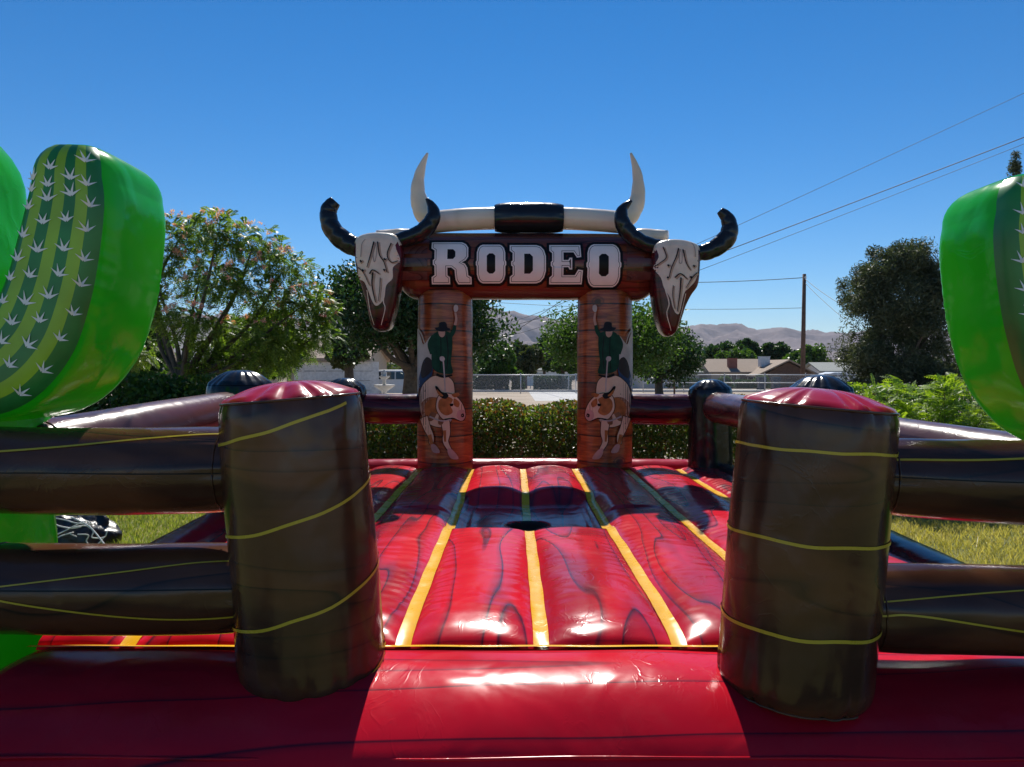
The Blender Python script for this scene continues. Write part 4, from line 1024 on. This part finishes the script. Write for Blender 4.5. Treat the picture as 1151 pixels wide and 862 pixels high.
# ---- arch columns with the printed bull rider
print_spec = .15
CY = 9.3
pm = {'cream': simple('printed bull hide', (.74, .52, .34), .35, var=.1, vs=6), 'tan': simple('printed tan patch', (.42, .15, .045), .35, var=.3, vs=14), 'hat': simple('printed black felt', (.012, .012, .02), .4), 'shirt': simple('printed green shirt', (.008, .05, .028), .4, var=.3, vs=14),
      'skin': simple('printed skin', (.50, .30, .22), .4), 'jean': simple('printed blue denim', (.02, .05, .11), .4), 'dust': simple('printed pale dust', (.50, .43, .38), .4, var=.2, vs=5), 'pink': simple('printed pink muzzle', (.58, .33, .27), .4), 'ink': M['ink'], 'vest': simple('printed dark chaps', (.03, .022, .022), .4), 'shade': simple('printed brown hide shading', (.26, .12, .06), .4, var=.2, vs=10)}
art = [ # drawn in the zoomed pixels of the left column (75..318 across, 25..800 down)
 ('dust', 's', [(74,205),(95,222),(112,262),(150,225),(158,300),(135,380),(100,430),(80,475),(74,400)]),
 ('dust', 'l', [(80,190),(100,215),(118,262)], 9, 3),
 ('jean', 's', [(120,325),(100,370),(86,425),(92,455),(120,440),(150,400),(152,345)]),
 ('vest', 's', [(128,318),(150,335),(152,370),(135,395),(105,412),(98,380),(108,340)]),
 ('shirt', 's', [(160,215),(185,205),(215,205),(236,225),(238,280),(232,340),(240,388),(205,392),(165,380),(150,350),(148,290),(146,240)]),
 ('shirt', 'l', [(160,225),(140,262),(150,305)], 22, 16),
 ('ink', 'l', [(188,215),(190,290),(186,372)], 4, 3), ('ink', 'l', [(214,225),(220,300),(214,370)], 4, 3),
 ('skin', 's', [(180,200),(205,200),(206,222),(195,232),(182,222)]),
 ('hat', 's', [(162,190),(180,186),(183,168),(205,164),(214,172),(217,188),(232,196),(205,206),(178,204)]),
 ('shirt', 'l', [(228,228),(243,205),(249,175)], 20, 13), ('skin', 'l', [(249,178),(254,150),(250,122)], 11, 8),
 ('dust', 's', [(243,100),(250,88),(260,92),(262,106),(256,118),(246,118)]),
 ('cream', 's', [(130,420),(160,402),(205,400),(236,420),(246,455),(244,500),(222,560),(232,600),(205,625),(160,622),(120,600),(98,560),(92,500),(104,450)]),
 ('shade', 's', [(104,520),(140,495),(185,505),(175,560),(150,600),(118,590),(100,560)]),
 ('tan', 's', [(115,535),(150,500),(190,500),(215,540),(190,572),(150,560),(128,585)]),
 ('ink', 'l', [(170,395),(200,405),(238,398)], 12, 8), ('dust', 's', [(186,318),(200,316),(207,328),(198,338),(186,332)]),
 ('dust', 'l', [(200,335),(206,420),(208,470)], 6, 4),
 ('cream', 'l', [(112,585),(128,630),(146,668),(148,700)], 38, 17), ('tan', 'l', [(140,660),(150,700),(158,720)], 17, 15), ('pink', 's', [(146,706),(162,702),(180,722),(184,738),(166,740),(152,732)]),
 ('cream', 'l', [(208,600),(214,650),(210,690),(228,728)], 36, 15), ('tan', 'l', [(205,640),(208,690)], 14, 8), ('pink', 's', [(218,722),(236,724),(258,752),(262,768),(236,766),(222,748)]),
 ('shade', 's', [(186,560),(202,580),(198,612),(178,610)]),
 ('cream', 's', [(180,490),(215,478),(250,490),(276,520),(290,560),(288,590),(272,600),(240,585),(205,592),(185,575),(170,540)]),
 ('tan', 's', [(185,505),(215,492),(240,505),(230,530),(240,560),(215,575),(190,562),(178,535)]),
 ('tan', 's', [(246,500),(268,520),(262,540),(244,528)]),
 ('pink', 's', [(262,556),(284,552),(292,575),(284,596),(266,596),(256,578)]), ('ink', 's', [(274,572),(284,568),(286,582),(276,584)]), ('ink', 's', [(228,524),(242,524),(240,534),(230,534)]),
 ('ink', 's', [(165,450),(175,448),(192,470),(215,478),(222,490),(210,502),(190,495),(178,480)]), ('tan', 's', [(172,460),(186,474),(200,488),(188,490),(176,478)]),
 ('tan', 's', [(236,482),(262,476),(268,486),(248,496)]),
 ('ink', 'l', [(205,592),(240,588),(272,602)], 5, 3), ('dust', 'l', [(140,580),(190,598),(236,594)], 7, 4)]
for k_ in ('letter', 'ink', 'bone_print_'):
    if k_ in M: M[k_].node_tree.nodes['Principled BSDF'].inputs['Specular IOR Level'].default_value = .2
for m_ in pm.values(): m_.node_tree.nodes['Principled BSDF'].inputs['Specular IOR Level'].default_value = .12
pm['edge'] = simple('printed dark outline', (.05, .02, .012), .4, spec=.12)
for sgn, xc, rot in ((1, (500.5 - HX) / 93 , 0), (-1, (679.5 - HX) / 93, 0)):
    A = (xc, CY, .42); B = (xc, CY, 2.62)
    p = Post(A, B, .338 if sgn > 0 else .335, .325, 30 + sgn, dome=.03, bot=.1, pucker=.02); o = p.body('arch_column', M['wood'], arena)
    objs = []; sy_ = (F / 8.97) 
    def ycol(x, z, xc=xc, r=.338): 
        q = min(.985, abs(x - xc) / r); return CY - r * math.sqrt(1 - q * q) * 1.0 - .008
    for k, e in enumerate(art):
        if e[1] == 's': poly = smooth_poly(e[2], 4)
        else: poly = stroke(e[2], e[3], e[4])
        if e[0] == 'cream': todo = ((offset_poly(poly, 3.2), 'edge', .0), (poly, 'cream', .0004))
        else: todo = ((poly, e[0], .0002),)
        for poly, mk_, de in todo:
          out = []
          for (ax, ay) in poly:
            u = (ax - 197) / 122 * .333 * sgn
            u = max(-.325, min(.325, u)); out.append((xc + u, EYE + (HY - (320 + ay / 3.918)) / 96.4))
          objs.append(decal('art', [out], ycol, .002 + .0006 * k + de, pm[mk_], o, .03))
    join(objs, 'rider_print')

# ---- sign beam
BZ = 2.925; BR = .40
beam = Rail([(-1.42, CY, BZ), (-.6, CY, BZ + .005), (.95, CY, BZ), (1.80, CY, BZ - .02)], BR, 50, .93, ends=(1, 1))
bo = beam.body('sign_beam', M['beam'], arena, 80, 90)
def ybeam(x, z):
    q = max(-.97, min(.97, (z - BZ) / (BR))); return CY - BR * 1.015 * math.sqrt(1 - q * q)
def octo(x0, x1, z0, z1, cx_, cz_): return [(x0 + cx_, z0), (x1 - cx_, z0), (x1, z0 + cz_), (x1, z1 - cz_), (x1 - cx_, z1), (x0 + cx_, z1), (x0, z1 - cz_), (x0, z0 + cz_)]
def glyph(ch):
    if ch == 'O':
        outer = [(.22,0),(.78,0),(.86,.03),(.93,.10),(.97,.22),(.97,.42),(1.0,.46),(1.0,.54),(.97,.58),(.97,.78),(.93,.90),(.86,.97),(.78,1),(.22,1),(.14,.97),(.07,.90),(.03,.78),(.03,.58),(0,.54),(0,.46),(.03,.42),(.03,.22),(.07,.10),(.14,.03)]
        return [outer, octo(.36, .64, .24, .76, .08, .06)]
    if ch == 'D':
        return [[(0,0),(.74,0),(.86,.04),(.95,.14),(1,.30),(1,.70),(.95,.86),(.86,.96),(.74,1),(0,1),(0,.84),(.08,.78),(.08,.58),(.04,.55),(.04,.45),(.08,.42),(.08,.22),(0,.16)],
                [(.40,.24),(.56,.24),(.64,.32),(.64,.68),(.56,.76),(.40,.76)]]
    if ch == 'E':
        return [[(0,0),(.98,0),(1,.34),(.86,.36),(.76,.22),(.42,.22),(.42,.42),(.56,.42),(.60,.36),(.68,.36),(.68,.66),(.60,.66),(.56,.60),(.42,.60),(.42,.80),(.72,.80),(.82,.66),(.95,.68),(.93,1),(0,1),(0,.84),(.08,.78),(.08,.58),(.04,.55),(.04,.45),(.08,.42),(.08,.22),(0,.16)]]
    if ch == 'R':
        return [[(0,0),(.46,0),(.46,.16),(.40,.20),(.40,.38),(.50,.38),(.58,.32),(.60,.10),(.66,0),(1,0),(1,.16),(.92,.20),(.90,.38),(.84,.47),(.76,.50),(.86,.55),(.92,.63),(.92,.86),(.86,.95),(.76,1),(0,1),(0,.84),(.08,.79),(.08,.58),(.04,.55),(.04,.45),(.08,.42),(.08,.21),(0,.16)],
                [(.40,.58),(.54,.58),(.60,.64),(.60,.76),(.54,.82),(.40,.82)]]
word = [('R', 485, 530, 271.5, 319), ('O', 535, 569, 274.5, 318), ('D', 573, 613.5, 275, 318), ('E', 617.5, 655, 275, 319), ('O', 659, 698, 274, 322)]
under = []; white = []
SC = F / 8.92
for ch, a, b_, t0, t1 in word:
    x0, x1 = (a - HX) / SC, (b_ - HX) / SC; z1, z0 = EYE + (HY - t0) / SC, EYE + (HY - t1) / SC
    g = [[(x0 + u * (x1 - x0), z0 + v_ * (z1 - z0)) for u, v_ in lp] for lp in glyph(ch)]
    ol = decal('outline', [offset_poly(g[0], .030)], ybeam, .003, M['ink'], bo, .04); under.append(ol)
    rim = decal('rim', [offset_poly(g[0], .0)] + g[1:], ybeam, .006, M['letter'], bo, .03); white.append(rim)
    # thin inner pin line
    inner = offset_poly(g[0], -.016); inn2 = offset_poly(g[0], -.0215)
    under.append(decal('pin', [inner, inn2], ybeam, .0085, M['ink'], bo, .05))
join(under, 'lettering_outline'); join(white, 'lettering')
# lighter printed boards on both ends of the beam
for xa, xb, mt in ((-1.30, -.98, 'brown_red'), (1.33, 1.62, 'brown_red')):
    objs = [decal('b', [[(xa, z), (xb, z + .01), (xb, z + .10), (xa, z + .11)]], ybeam, .004, M[mt], bo, .04) for z in (2.72, 2.87, 3.02)]
    join(objs, 'printed_board')

# ---- white long horn roll on top of the beam
def inflate(name, pts, radii, mat, parent, seg=28, n=8, up=Vector((0, -1, 0))):
    c = catmull([tuple(p) + (r,) for p, r in zip(pts, radii)], n); path = [Vector(q[:3]) for q in c]; rad = [max(.002, q[3]) for q in c]
    sd_ = path[0].x * 7
    v, f = tube(path, rad, seg, True, wob=lambda i, th: 1 + .05 * noise.noise(Vector((path[i].x * 9 + math.cos(th), path[i].z * 9 + math.sin(th), sd_))) - .05 * abs(math.sin(i * .42)) ** 8); return mk(name, v, f, mat, parent)
HZ = EYE + (HY - 248) / 93 * 1.0
hb = Rail([(-1.00, CY, HZ - .02), (-.5, CY, HZ + .02), (.15, CY, HZ + .03), (.8, CY, HZ + .02), (1.32, CY, HZ - .02)], .135, 60, 1.0)
ho = hb.body('horn_roll', M['bone'], arena, 40, 80)
wr = Rail([((556 - HX) / 93, CY, HZ + .03), ((594 - HX) / 93, CY, HZ + .035), ((633 - HX) / 93, CY, HZ + .03)], .185, 61, .86); wr.body('leather_wrap', M['black'], ho, 56, 40)
for pts in ([(487, 248), (476, 238), (470.5, 222), (470, 205), (474, 188), (480.5, 172)], [(697, 248), (708, 240), (716, 226), (717.5, 208), (715, 190), (709, 172)]):
    inflate('horn_tip', [P(a, b_, CY) for a, b_ in pts], [.135, .125, .10, .075, .05, .014], M['bone'], ho)
for a, b_ in ((-1.02, -1.62), (1.36, 1.86)):
    inflate('horn_roll', [(a, CY + .02, 3.27), ((a + b_) / 2, CY, 3.29), (b_, CY - .1, 3.27)], [.09, .10, .08], M['bone'], arena, 24)

# ---- bull skulls
def skull(to, outline, printp, lines, darkp, horns, d=8.72, thick=.42):
    """to: zoom->photo pixel; the outline becomes an inflated pillow of real thickness with the skull print on its face"""
    W = lambda q: ((to(q)[0] - HX) / F * d, EYE + (HY - to(q)[1]) / F * d)
    ol = smooth_poly([W(q) for q in outline], 5); n = len(ol); cxx = sum(q[0] for q in ol) / n; czz = sum(q[1] for q in ol) / n
    v = []; f = []; rows = [(.0, -.035), (.35, -.033), (.65, -.024), (.85, -.010), (.96, .010), (1.0, .04), (1.03, .12), (1.035, .21), (1.03, .30), (1.0, thick - .04), (.9, thick - .01), (.5, thick + .01), (0, thick + .015)]
    for (s, dy) in rows:
        for q in ol: v.append((cxx + (q[0] - cxx) * max(s, .01), d + dy, czz + (q[1] - czz) * max(s, .01)))
    for i in range(len(rows) - 1):
        for k in range(n): a = i * n + k; b_ = i * n + (k + 1) % n; f.append((a, b_, b_ + n, a + n))
    f.append(tuple(range(n))); f.append(tuple((len(rows) - 1) * n + k for k in range(n))[::-1])
    top = max(q[1] for q in ol); mi = [1 if (sum(v[j][2] for j in fc) / len(fc)) > top - .14 else 0 for fc in f]
    o = mk('skull', v, f, [M['maroon'], M['bone']], arena, True, mi)
    def ysk(x, z):
        # radial parameter
        dx, dz = x - cxx, z - czz; best = 1e9; ang = math.atan2(dz, dx); r = math.hypot(dx, dz)
        for i in range(n):
            a = ol[i]; aa = abs((math.atan2(a[1] - czz, a[0] - cxx) - ang + PI) % (2 * PI) - PI)
            if aa < best: best = aa; R0 = math.hypot(a[0] - cxx, a[1] - czz)
        s = min(1, r / max(R0, 1e-4)); return d + np.interp(s, [0, .35, .65, .85, .96, 1.0], [-.035, -.033, -.024, -.010, .010, .04])
    objs = [decal('p', [smooth_poly([W(q) for q in printp], 4)], ysk, .004, M['bone_print'], o, .03)]
    for k, (pts, w0, w1, mt) in enumerate(lines):
        if mt is K: objs.append(decal('p', [stroke([W((a[0] + 5, a[1] + 3)) for a in pts], w0 * 2.1, w1 * 2.0)], ysk, .005 + .0003 * k, TN, o, .03))
    for k, q in enumerate(darkp): objs.append(decal('p', [smooth_poly([W(a) for a in q[1]], 4)], ysk, .006 + .001 * k, q[0], o, .03))
    for k, (pts, w0, w1, mt) in enumerate(lines): objs.append(decal('p', [stroke([W(a) for a in pts], w0 * .95, w1 * .95)], ysk, .012 + .0006 * k, mt, o, .03))
    join(objs, 'skull_print')
    for pts, rad, dd in horns:
        inflate('horn', [P(*to(q), d + .16 + e) for q, e in zip(pts, dd)], rad, M['black'], o, 24)
    return o
M['bone_print'] = simple('skull print', (.76, .58, .46), .35, var=.12, vs=7)
K = M['ink']; TN = simple('tan bone shading print', (.46, .28, .19), .4, var=.2, vs=14); G = simple('grey print shading', (.30, .22, .19), .4)
mr = simple('dark red print', (.10, .006, .010), .35)
tl = lambda q: (340 + q[0] / 3.446, 150 + q[1] / 3.446)
skull(tl, [(205,405),(250,384),(310,382),(355,392),(378,430),(384,490),(372,560),(360,640),(345,700),(330,745),(290,757),(262,735),(246,660),(225,590),(205,520),(200,455)],
      [(210,412),(250,393),(320,392),(352,410),(364,450),(378,492),(352,520),(350,562),(326,590),(318,640),(290,668),(272,650),(252,600),(240,575),(218,560),(216,520),(208,490),(208,450)],
      [([(278,420),(266,470),(252,520)], .016, .008, K), ([(292,420),(300,470),(318,500),(330,540)], .014, .008, K), ([(284,425),(276,470),(282,500),(290,460),(286,428)], .010, .006, G), ([(275,540),(272,590),(285,655)], .018, .010, K), ([(262,545),(275,530),(300,545)], .016, .008, K), ([(304,560),(302,600),(296,650)], .008, .006, K),
       ([(345,425),(330,470),(345,500),(372,494)], .012, .008, K), ([(228,480),(232,430),(245,410)], .010, .006, G), ([(216,520),(238,540),(262,590)], .010, .006, K),
       ([(225,492),(231,500)], .02, .02, K), ([(233,528),(239,536)], .022, .022, K), ([(318,486),(325,492)], .02, .02, K), ([(316,528),(323,533)], .02, .02, K), ([(322,600),(316,650),(322,680),(306,742)], .015, .008, M['bone_print']), ([(252,608),(262,680),(278,742)], .010, .006, M['bone_print'])],
      [],
      [([(215,440),(180,428),(140,398),(108,355),(100,310),(108,285),(128,262)], [.115, .118, .115, .108, .098, .092, .070], [0, 0, 0, 0, 0, 0, 0]), ([(355,420),(400,408),(450,390),(490,355),(508,315),(500,280),(480,252)], [.085, .095, .100, .095, .080, .055, .016], [0, 0, -.02, -.02, -.02, 0, 0])])
tr = lambda q: (580 + q[0] / 3.448, 150 + q[1] / 3.448)
skull(tr, [(548,425),(590,410),(650,410),(700,425),(716,450),(716,520),(708,585),(682,625),(660,670),(640,730),(620,770),(590,775),(565,740),(548,660),(540,600),(536,520),(538,460)],
      [(554,430),(590,417),(650,417),(700,436),(706,470),(704,530),(694,570),(668,600),(650,620),(634,690),(622,700),(606,680),(596,640),(572,600),(560,560),(534,520),(552,480),(546,450)],
      [([(628,445),(618,480),(600,520),(590,560)], .014, .008, K), ([(645,450),(656,500),(672,530)], .014, .008, K), ([(632,450),(630,500),(640,500),(642,452)], .010, .006, G), ([(636,560),(632,620),(622,690)], .018, .008, K), ([(612,560),(634,545),(660,565)], .016, .008, K), ([(606,590),(604,630),(612,680)], .008, .006, K),
       ([(568,440),(580,480),(560,500),(536,516)], .012, .008, K), ([(694,480),(690,440),(680,425)], .010, .006, G), ([(700,540),(680,560),(655,600)], .012, .006, K),
       ([(684,512),(690,518)], .02, .02, K), ([(672,555),(678,561)], .022, .022, K), ([(584,510),(590,516)], .02, .02, K), ([(582,558),(588,562)], .022, .022, K), ([(576,606),(590,660),(582,700),(600,764)], .016, .008, M['bone_print']), ([(655,622),(640,690),(622,764)], .008, .006, M['bone_print'])],
      [(mr, [(596,660),(612,690),(622,715),(614,750),(600,740),(594,700)])],
      [([(560,440),(510,432),(460,408),(425,370),(408,330),(415,292),(448,260)], [.085, .095, .100, .098, .085, .062, .016], [0, 0, -.02, -.02, -.02, 0, 0]), ([(695,462),(740,458),(785,436),(820,400),(828,360),(816,325),(790,298)], [.085, .098, .108, .108, .095, .078, .045], [0, 0, 0, 0, 0, 0, 0])])

# ---- inflated cacti
def cactus(mir, dx, dy, dz):
    ar = [(-2.62, 1.66, .21), (-2.42, 1.68, .23), (-2.25, 1.72, .24), (-2.12, 1.85, .235), (-2.045, 2.03, .222), (-2.0, 2.22, .212), (-1.965, 2.42, .195), (-1.96, 2.54, .175)]
    tk = [(-2.88, .02, .52), (-2.88, .5, .54), (-2.88, 1.1, .52), (-2.90, 1.8, .47), (-2.92, 2.3, .44), (-2.93, 2.54, .42)]
    def mp(x, z): return (((.27 - x) if mir else x) + dx, z + dz)
    root = None
    for nm, pts, th_, yc in (('cactus', tk, .36, 3.74), ('cactus_arm', ar, .345, 3.66)):
        yc += dy; th_ = th_ * (.86 if mir else 1); c = catmull(pts, 16); n = len(c); v = []; f = []; SEG = 56; ex = 2 / 4.2; rows = []
        tang = []
        for i in range(n):
            a, b_ = c[max(0, i - 1)], c[min(n - 1, i + 1)]; t = Vector((b_[0] - a[0], b_[1] - a[1])).normalized(); tang.append(t)
            rows.append((c[i][0], c[i][1], c[i][2], 1.0, t))
        # rounded tip
        x_, z_, w_ = c[-1]; t = tang[-1]
        for k in range(1, 9):
            a = k / 8 * PI / 2; rows.append((x_ + t.x * w_ * .95 * math.sin(a), z_ + t.y * w_ * .95 * math.sin(a), max(.004, w_ * math.cos(a) ** .8), max(.05, math.cos(a) ** .35), t))
        for i, (x, z, w2, ts, t) in enumerate(rows):
            nrm = Vector((t.y, -t.x))       # in-plane side
            for k in range(SEG):
                a = 2 * PI * k / SEG; ca, sa = math.cos(a), math.sin(a)
                u = math.copysign(abs(ca) ** ex, ca); q = math.copysign(abs(sa) ** ex, sa)
                edge_ = min(1, abs(u)) ** 3 * min(1, abs(q)) ** 3; dent = 1 - .034 * (.4 + noise.noise(Vector((x * 3, z * 3, 9)))) * edge_ * (.5 + .5 * math.sin(i * 1.25 + 5 * noise.noise(Vector((x * 2, z * 2, k * .1))))) + .03 * noise.noise(Vector((x * 3 + u, z * 3, q * 2 + dx)))
                # print seam pinch on the front edges
                X_, Z_ = mp(x + nrm.x * u * w2 * dent, z + nrm.y * u * w2 * dent)
                v.append((X_, yc + q * th_ * ts * dent, Z_))
        for i in range(len(rows) - 1):
            for k in range(SEG): a = i * SEG + k; b_ = i * SEG + (k + 1) % SEG; f.append((a, b_, b_ + SEG, a + SEG) if not mir else (a, a + SEG, b_ + SEG, b_))
        f.append(tuple(range(SEG))); f.append(tuple((len(rows) - 1) * SEG + k for k in range(SEG))[::-1])
        for sy_ in (-1, 1):
            pass
        o = mk('cactus' if root is None else 'cactus_arm', v, f, M['green'], arena if root is None else root)
        if root is None: root = o
        # print panel on the front face: stripes + white spine marks
        pv = []; pf = []; pmi = []; NU = 56; cols = [0, 1, 0, 1, 0, 1, 0]; lim = .96 if mir else .86
        prow = [r for r in rows if r[2] > .06]; 
        prow = prow[:-1] if nm == 'cactus_arm' else prow
        def fy(u, ts): return yc - th_ * ts * (1 - abs(u) ** 4.2) ** (1 / 4.2)
        def pp(i, u, lift):
            i0 = int(max(0, min(len(prow) - 2, math.floor(i)))); k = i - i0; r0, r1 = prow[i0], prow[i0 + 1]
            x = r0[0] * (1 - k) + r1[0] * k; z = r0[1] * (1 - k) + r1[1] * k; w2 = r0[2] * (1 - k) + r1[2] * k; ts = r0[3] * (1 - k) + r1[3] * k; t = (r0[4] * (1 - k) + r1[4] * k).normalized()
            X_, Z_ = mp(x + t.y * u * w2, z - t.x * u * w2); return (X_, fy(u, ts) - lift - .012, Z_)
        for i in range(len(prow)):
            for k in range(NU + 1): pv.append(pp(i, -lim + 2 * lim * k / NU, .004))
        for i in range(len(prow) - 1):
            for k in range(NU):
                a = i * (NU + 1) + k; q = (a, a + 1, a + NU + 2, a + NU + 1); pf.append(q if not mir else q[::-1]); pmi.append(cols[min(6, int((k + .5) / NU * 7 + .28 * math.sin((k + .5) / NU * 7 * PI)))])
        # spine marks: little three-pointed white stars
        rr2 = random.Random(4 + mir)
        nrow = len(prow); step = 9.0 if nm == 'cactus_arm' else 6.0
        for li, u0 in enumerate((-.66, -.22, .24, .66)):
            i = 1.2 + (li % 2) * step * .5
            while i < nrow - 1.5:
                uj = u0 + rr2.uniform(-.05, .05); r = prow[int(i)]; w2 = r[2]; ar_len = .045 * rr2.uniform(.85, 1.15); ll = .12
                base = pp(i, uj, .007); bu = Vector(base)
                # in-plane frame
                e1 = (Vector(pp(i, uj + .05, .007)) - bu).normalized(); e2 = (Vector(pp(min(nrow - 1.01, i + .3), uj, .007)) - bu).normalized()
                tilt = rr2.uniform(-.25, .25)
                for ang in (-1.25, -.55, .25, 1.05):
                    a = ang + tilt; dd = e1 * math.sin(a) + e2 * math.cos(a); sd_ = Vector((dd.z, 0, -dd.x)) * .0075; b0 = len(pv)
                    pv += [tuple(bu - sd_), tuple(bu + sd_), tuple(bu + dd * ar_len * (1 if abs(ang) > .6 else 1.15) + Vector((0, -.002, 0)))]
                    pf.append((b0, b0 + 1, b0 + 2)); pmi.append(2)
                i += step * rr2.uniform(.9, 1.1)
        mk('print_panel', pv, pf, [M['cdark'], M['clime'], M['white_print']], root, True, pmi)
    return root
cactus(False, .02, 0, 0)
cactus(True, .035, -.12, -.15)

# ------------------------------------------------------------------ black tarpaulin bundle with white rope, on the grass at left
bd = P(88, 600, 7.4); t = thing('tarpaulin_bundle', (bd.x, 7.4, 0), 'crumpled black tarpaulin bundle tied with loose white rope lying on the grass at left', 'bundle')
v = []; f = []; NS, NR = 40, 16
for j in range(NR):
    ph = PI / 2 * j / (NR - 1)
    for i in range(NS):
        a = 2 * PI * i / NS; r = 1 + .22 * noise.noise(Vector((math.cos(a) * 2, math.sin(a) * 2, ph * 2))) + .07 * noise.noise(Vector((math.cos(a) * 7, math.sin(a) * 7, ph * 6)))
        v.append((bd.x + .36 * r * math.cos(a) * math.cos(ph) ** .6, 7.4 + .26 * r * math.sin(a) * math.cos(ph) ** .6, .27 * r * math.sin(ph) ** .8))
for j in range(NR - 1):
    for i in range(NS): a = j * NS + i; b_ = j * NS + (i + 1) % NS; f.append((a, b_, b_ + NS, a + NS))
f.append(tuple((NR - 1) * NS + k for k in range(NS))); mk('tarpaulin', v, f, M['tarp'], t)
mb = MB(); rr3 = random.Random(8)
for k in range(6):
    pts = []
    ax0 = rr3.uniform(-.38, .2); k2 = rr3.uniform(0, 6); am = rr3.uniform(.02, .07)
    for q in range(6):
        xx = ax0 + q * (.10 - .012 * k) + rr3.uniform(-.05, .05); yy = -.29 + .08 * abs(xx) + rr3.uniform(-.03, .02); zz = .22 + am * math.sin(q * 1.1 + k2) - .035 * (k - 2)
        pts.append((bd.x + xx, 7.4 + yy, max(.03, zz)))
    mb.add(*tube(catmull(pts, 5), .006, 6))
mb.add(*tube(catmull([(bd.x + .1, 7.1, .33), (bd.x + .3, 7.05, .25), (bd.x + .5, 6.95, .10), (bd.x + .62, 6.9, .02), (bd.x + .85, 6.95, .015)], 6), .007, 6))
mb.obj('rope', M['rope'], t, smooth=True)

# ------------------------------------------------------------------ haze: the desert air in front of the hills
m = bpy.data.materials.new('haze air'); m.use_nodes = True; nt = m.node_tree; nt.nodes.clear()
pv_ = nt.nodes.new('ShaderNodeVolumePrincipled'); pv_.inputs['Color'].default_value = (.80, .86, 1, 1); pv_.inputs['Density'].default_value = HAZE = 5.0e-5
ou = nt.nodes.new('ShaderNodeOutputMaterial'); nt.links.new(pv_.outputs[0], ou.inputs['Volume'])
mb = MB(); mb.box((-15000, -400, -9), (15000, 8200, 470)); tag(mb.obj('haze', m), kind='stuff')
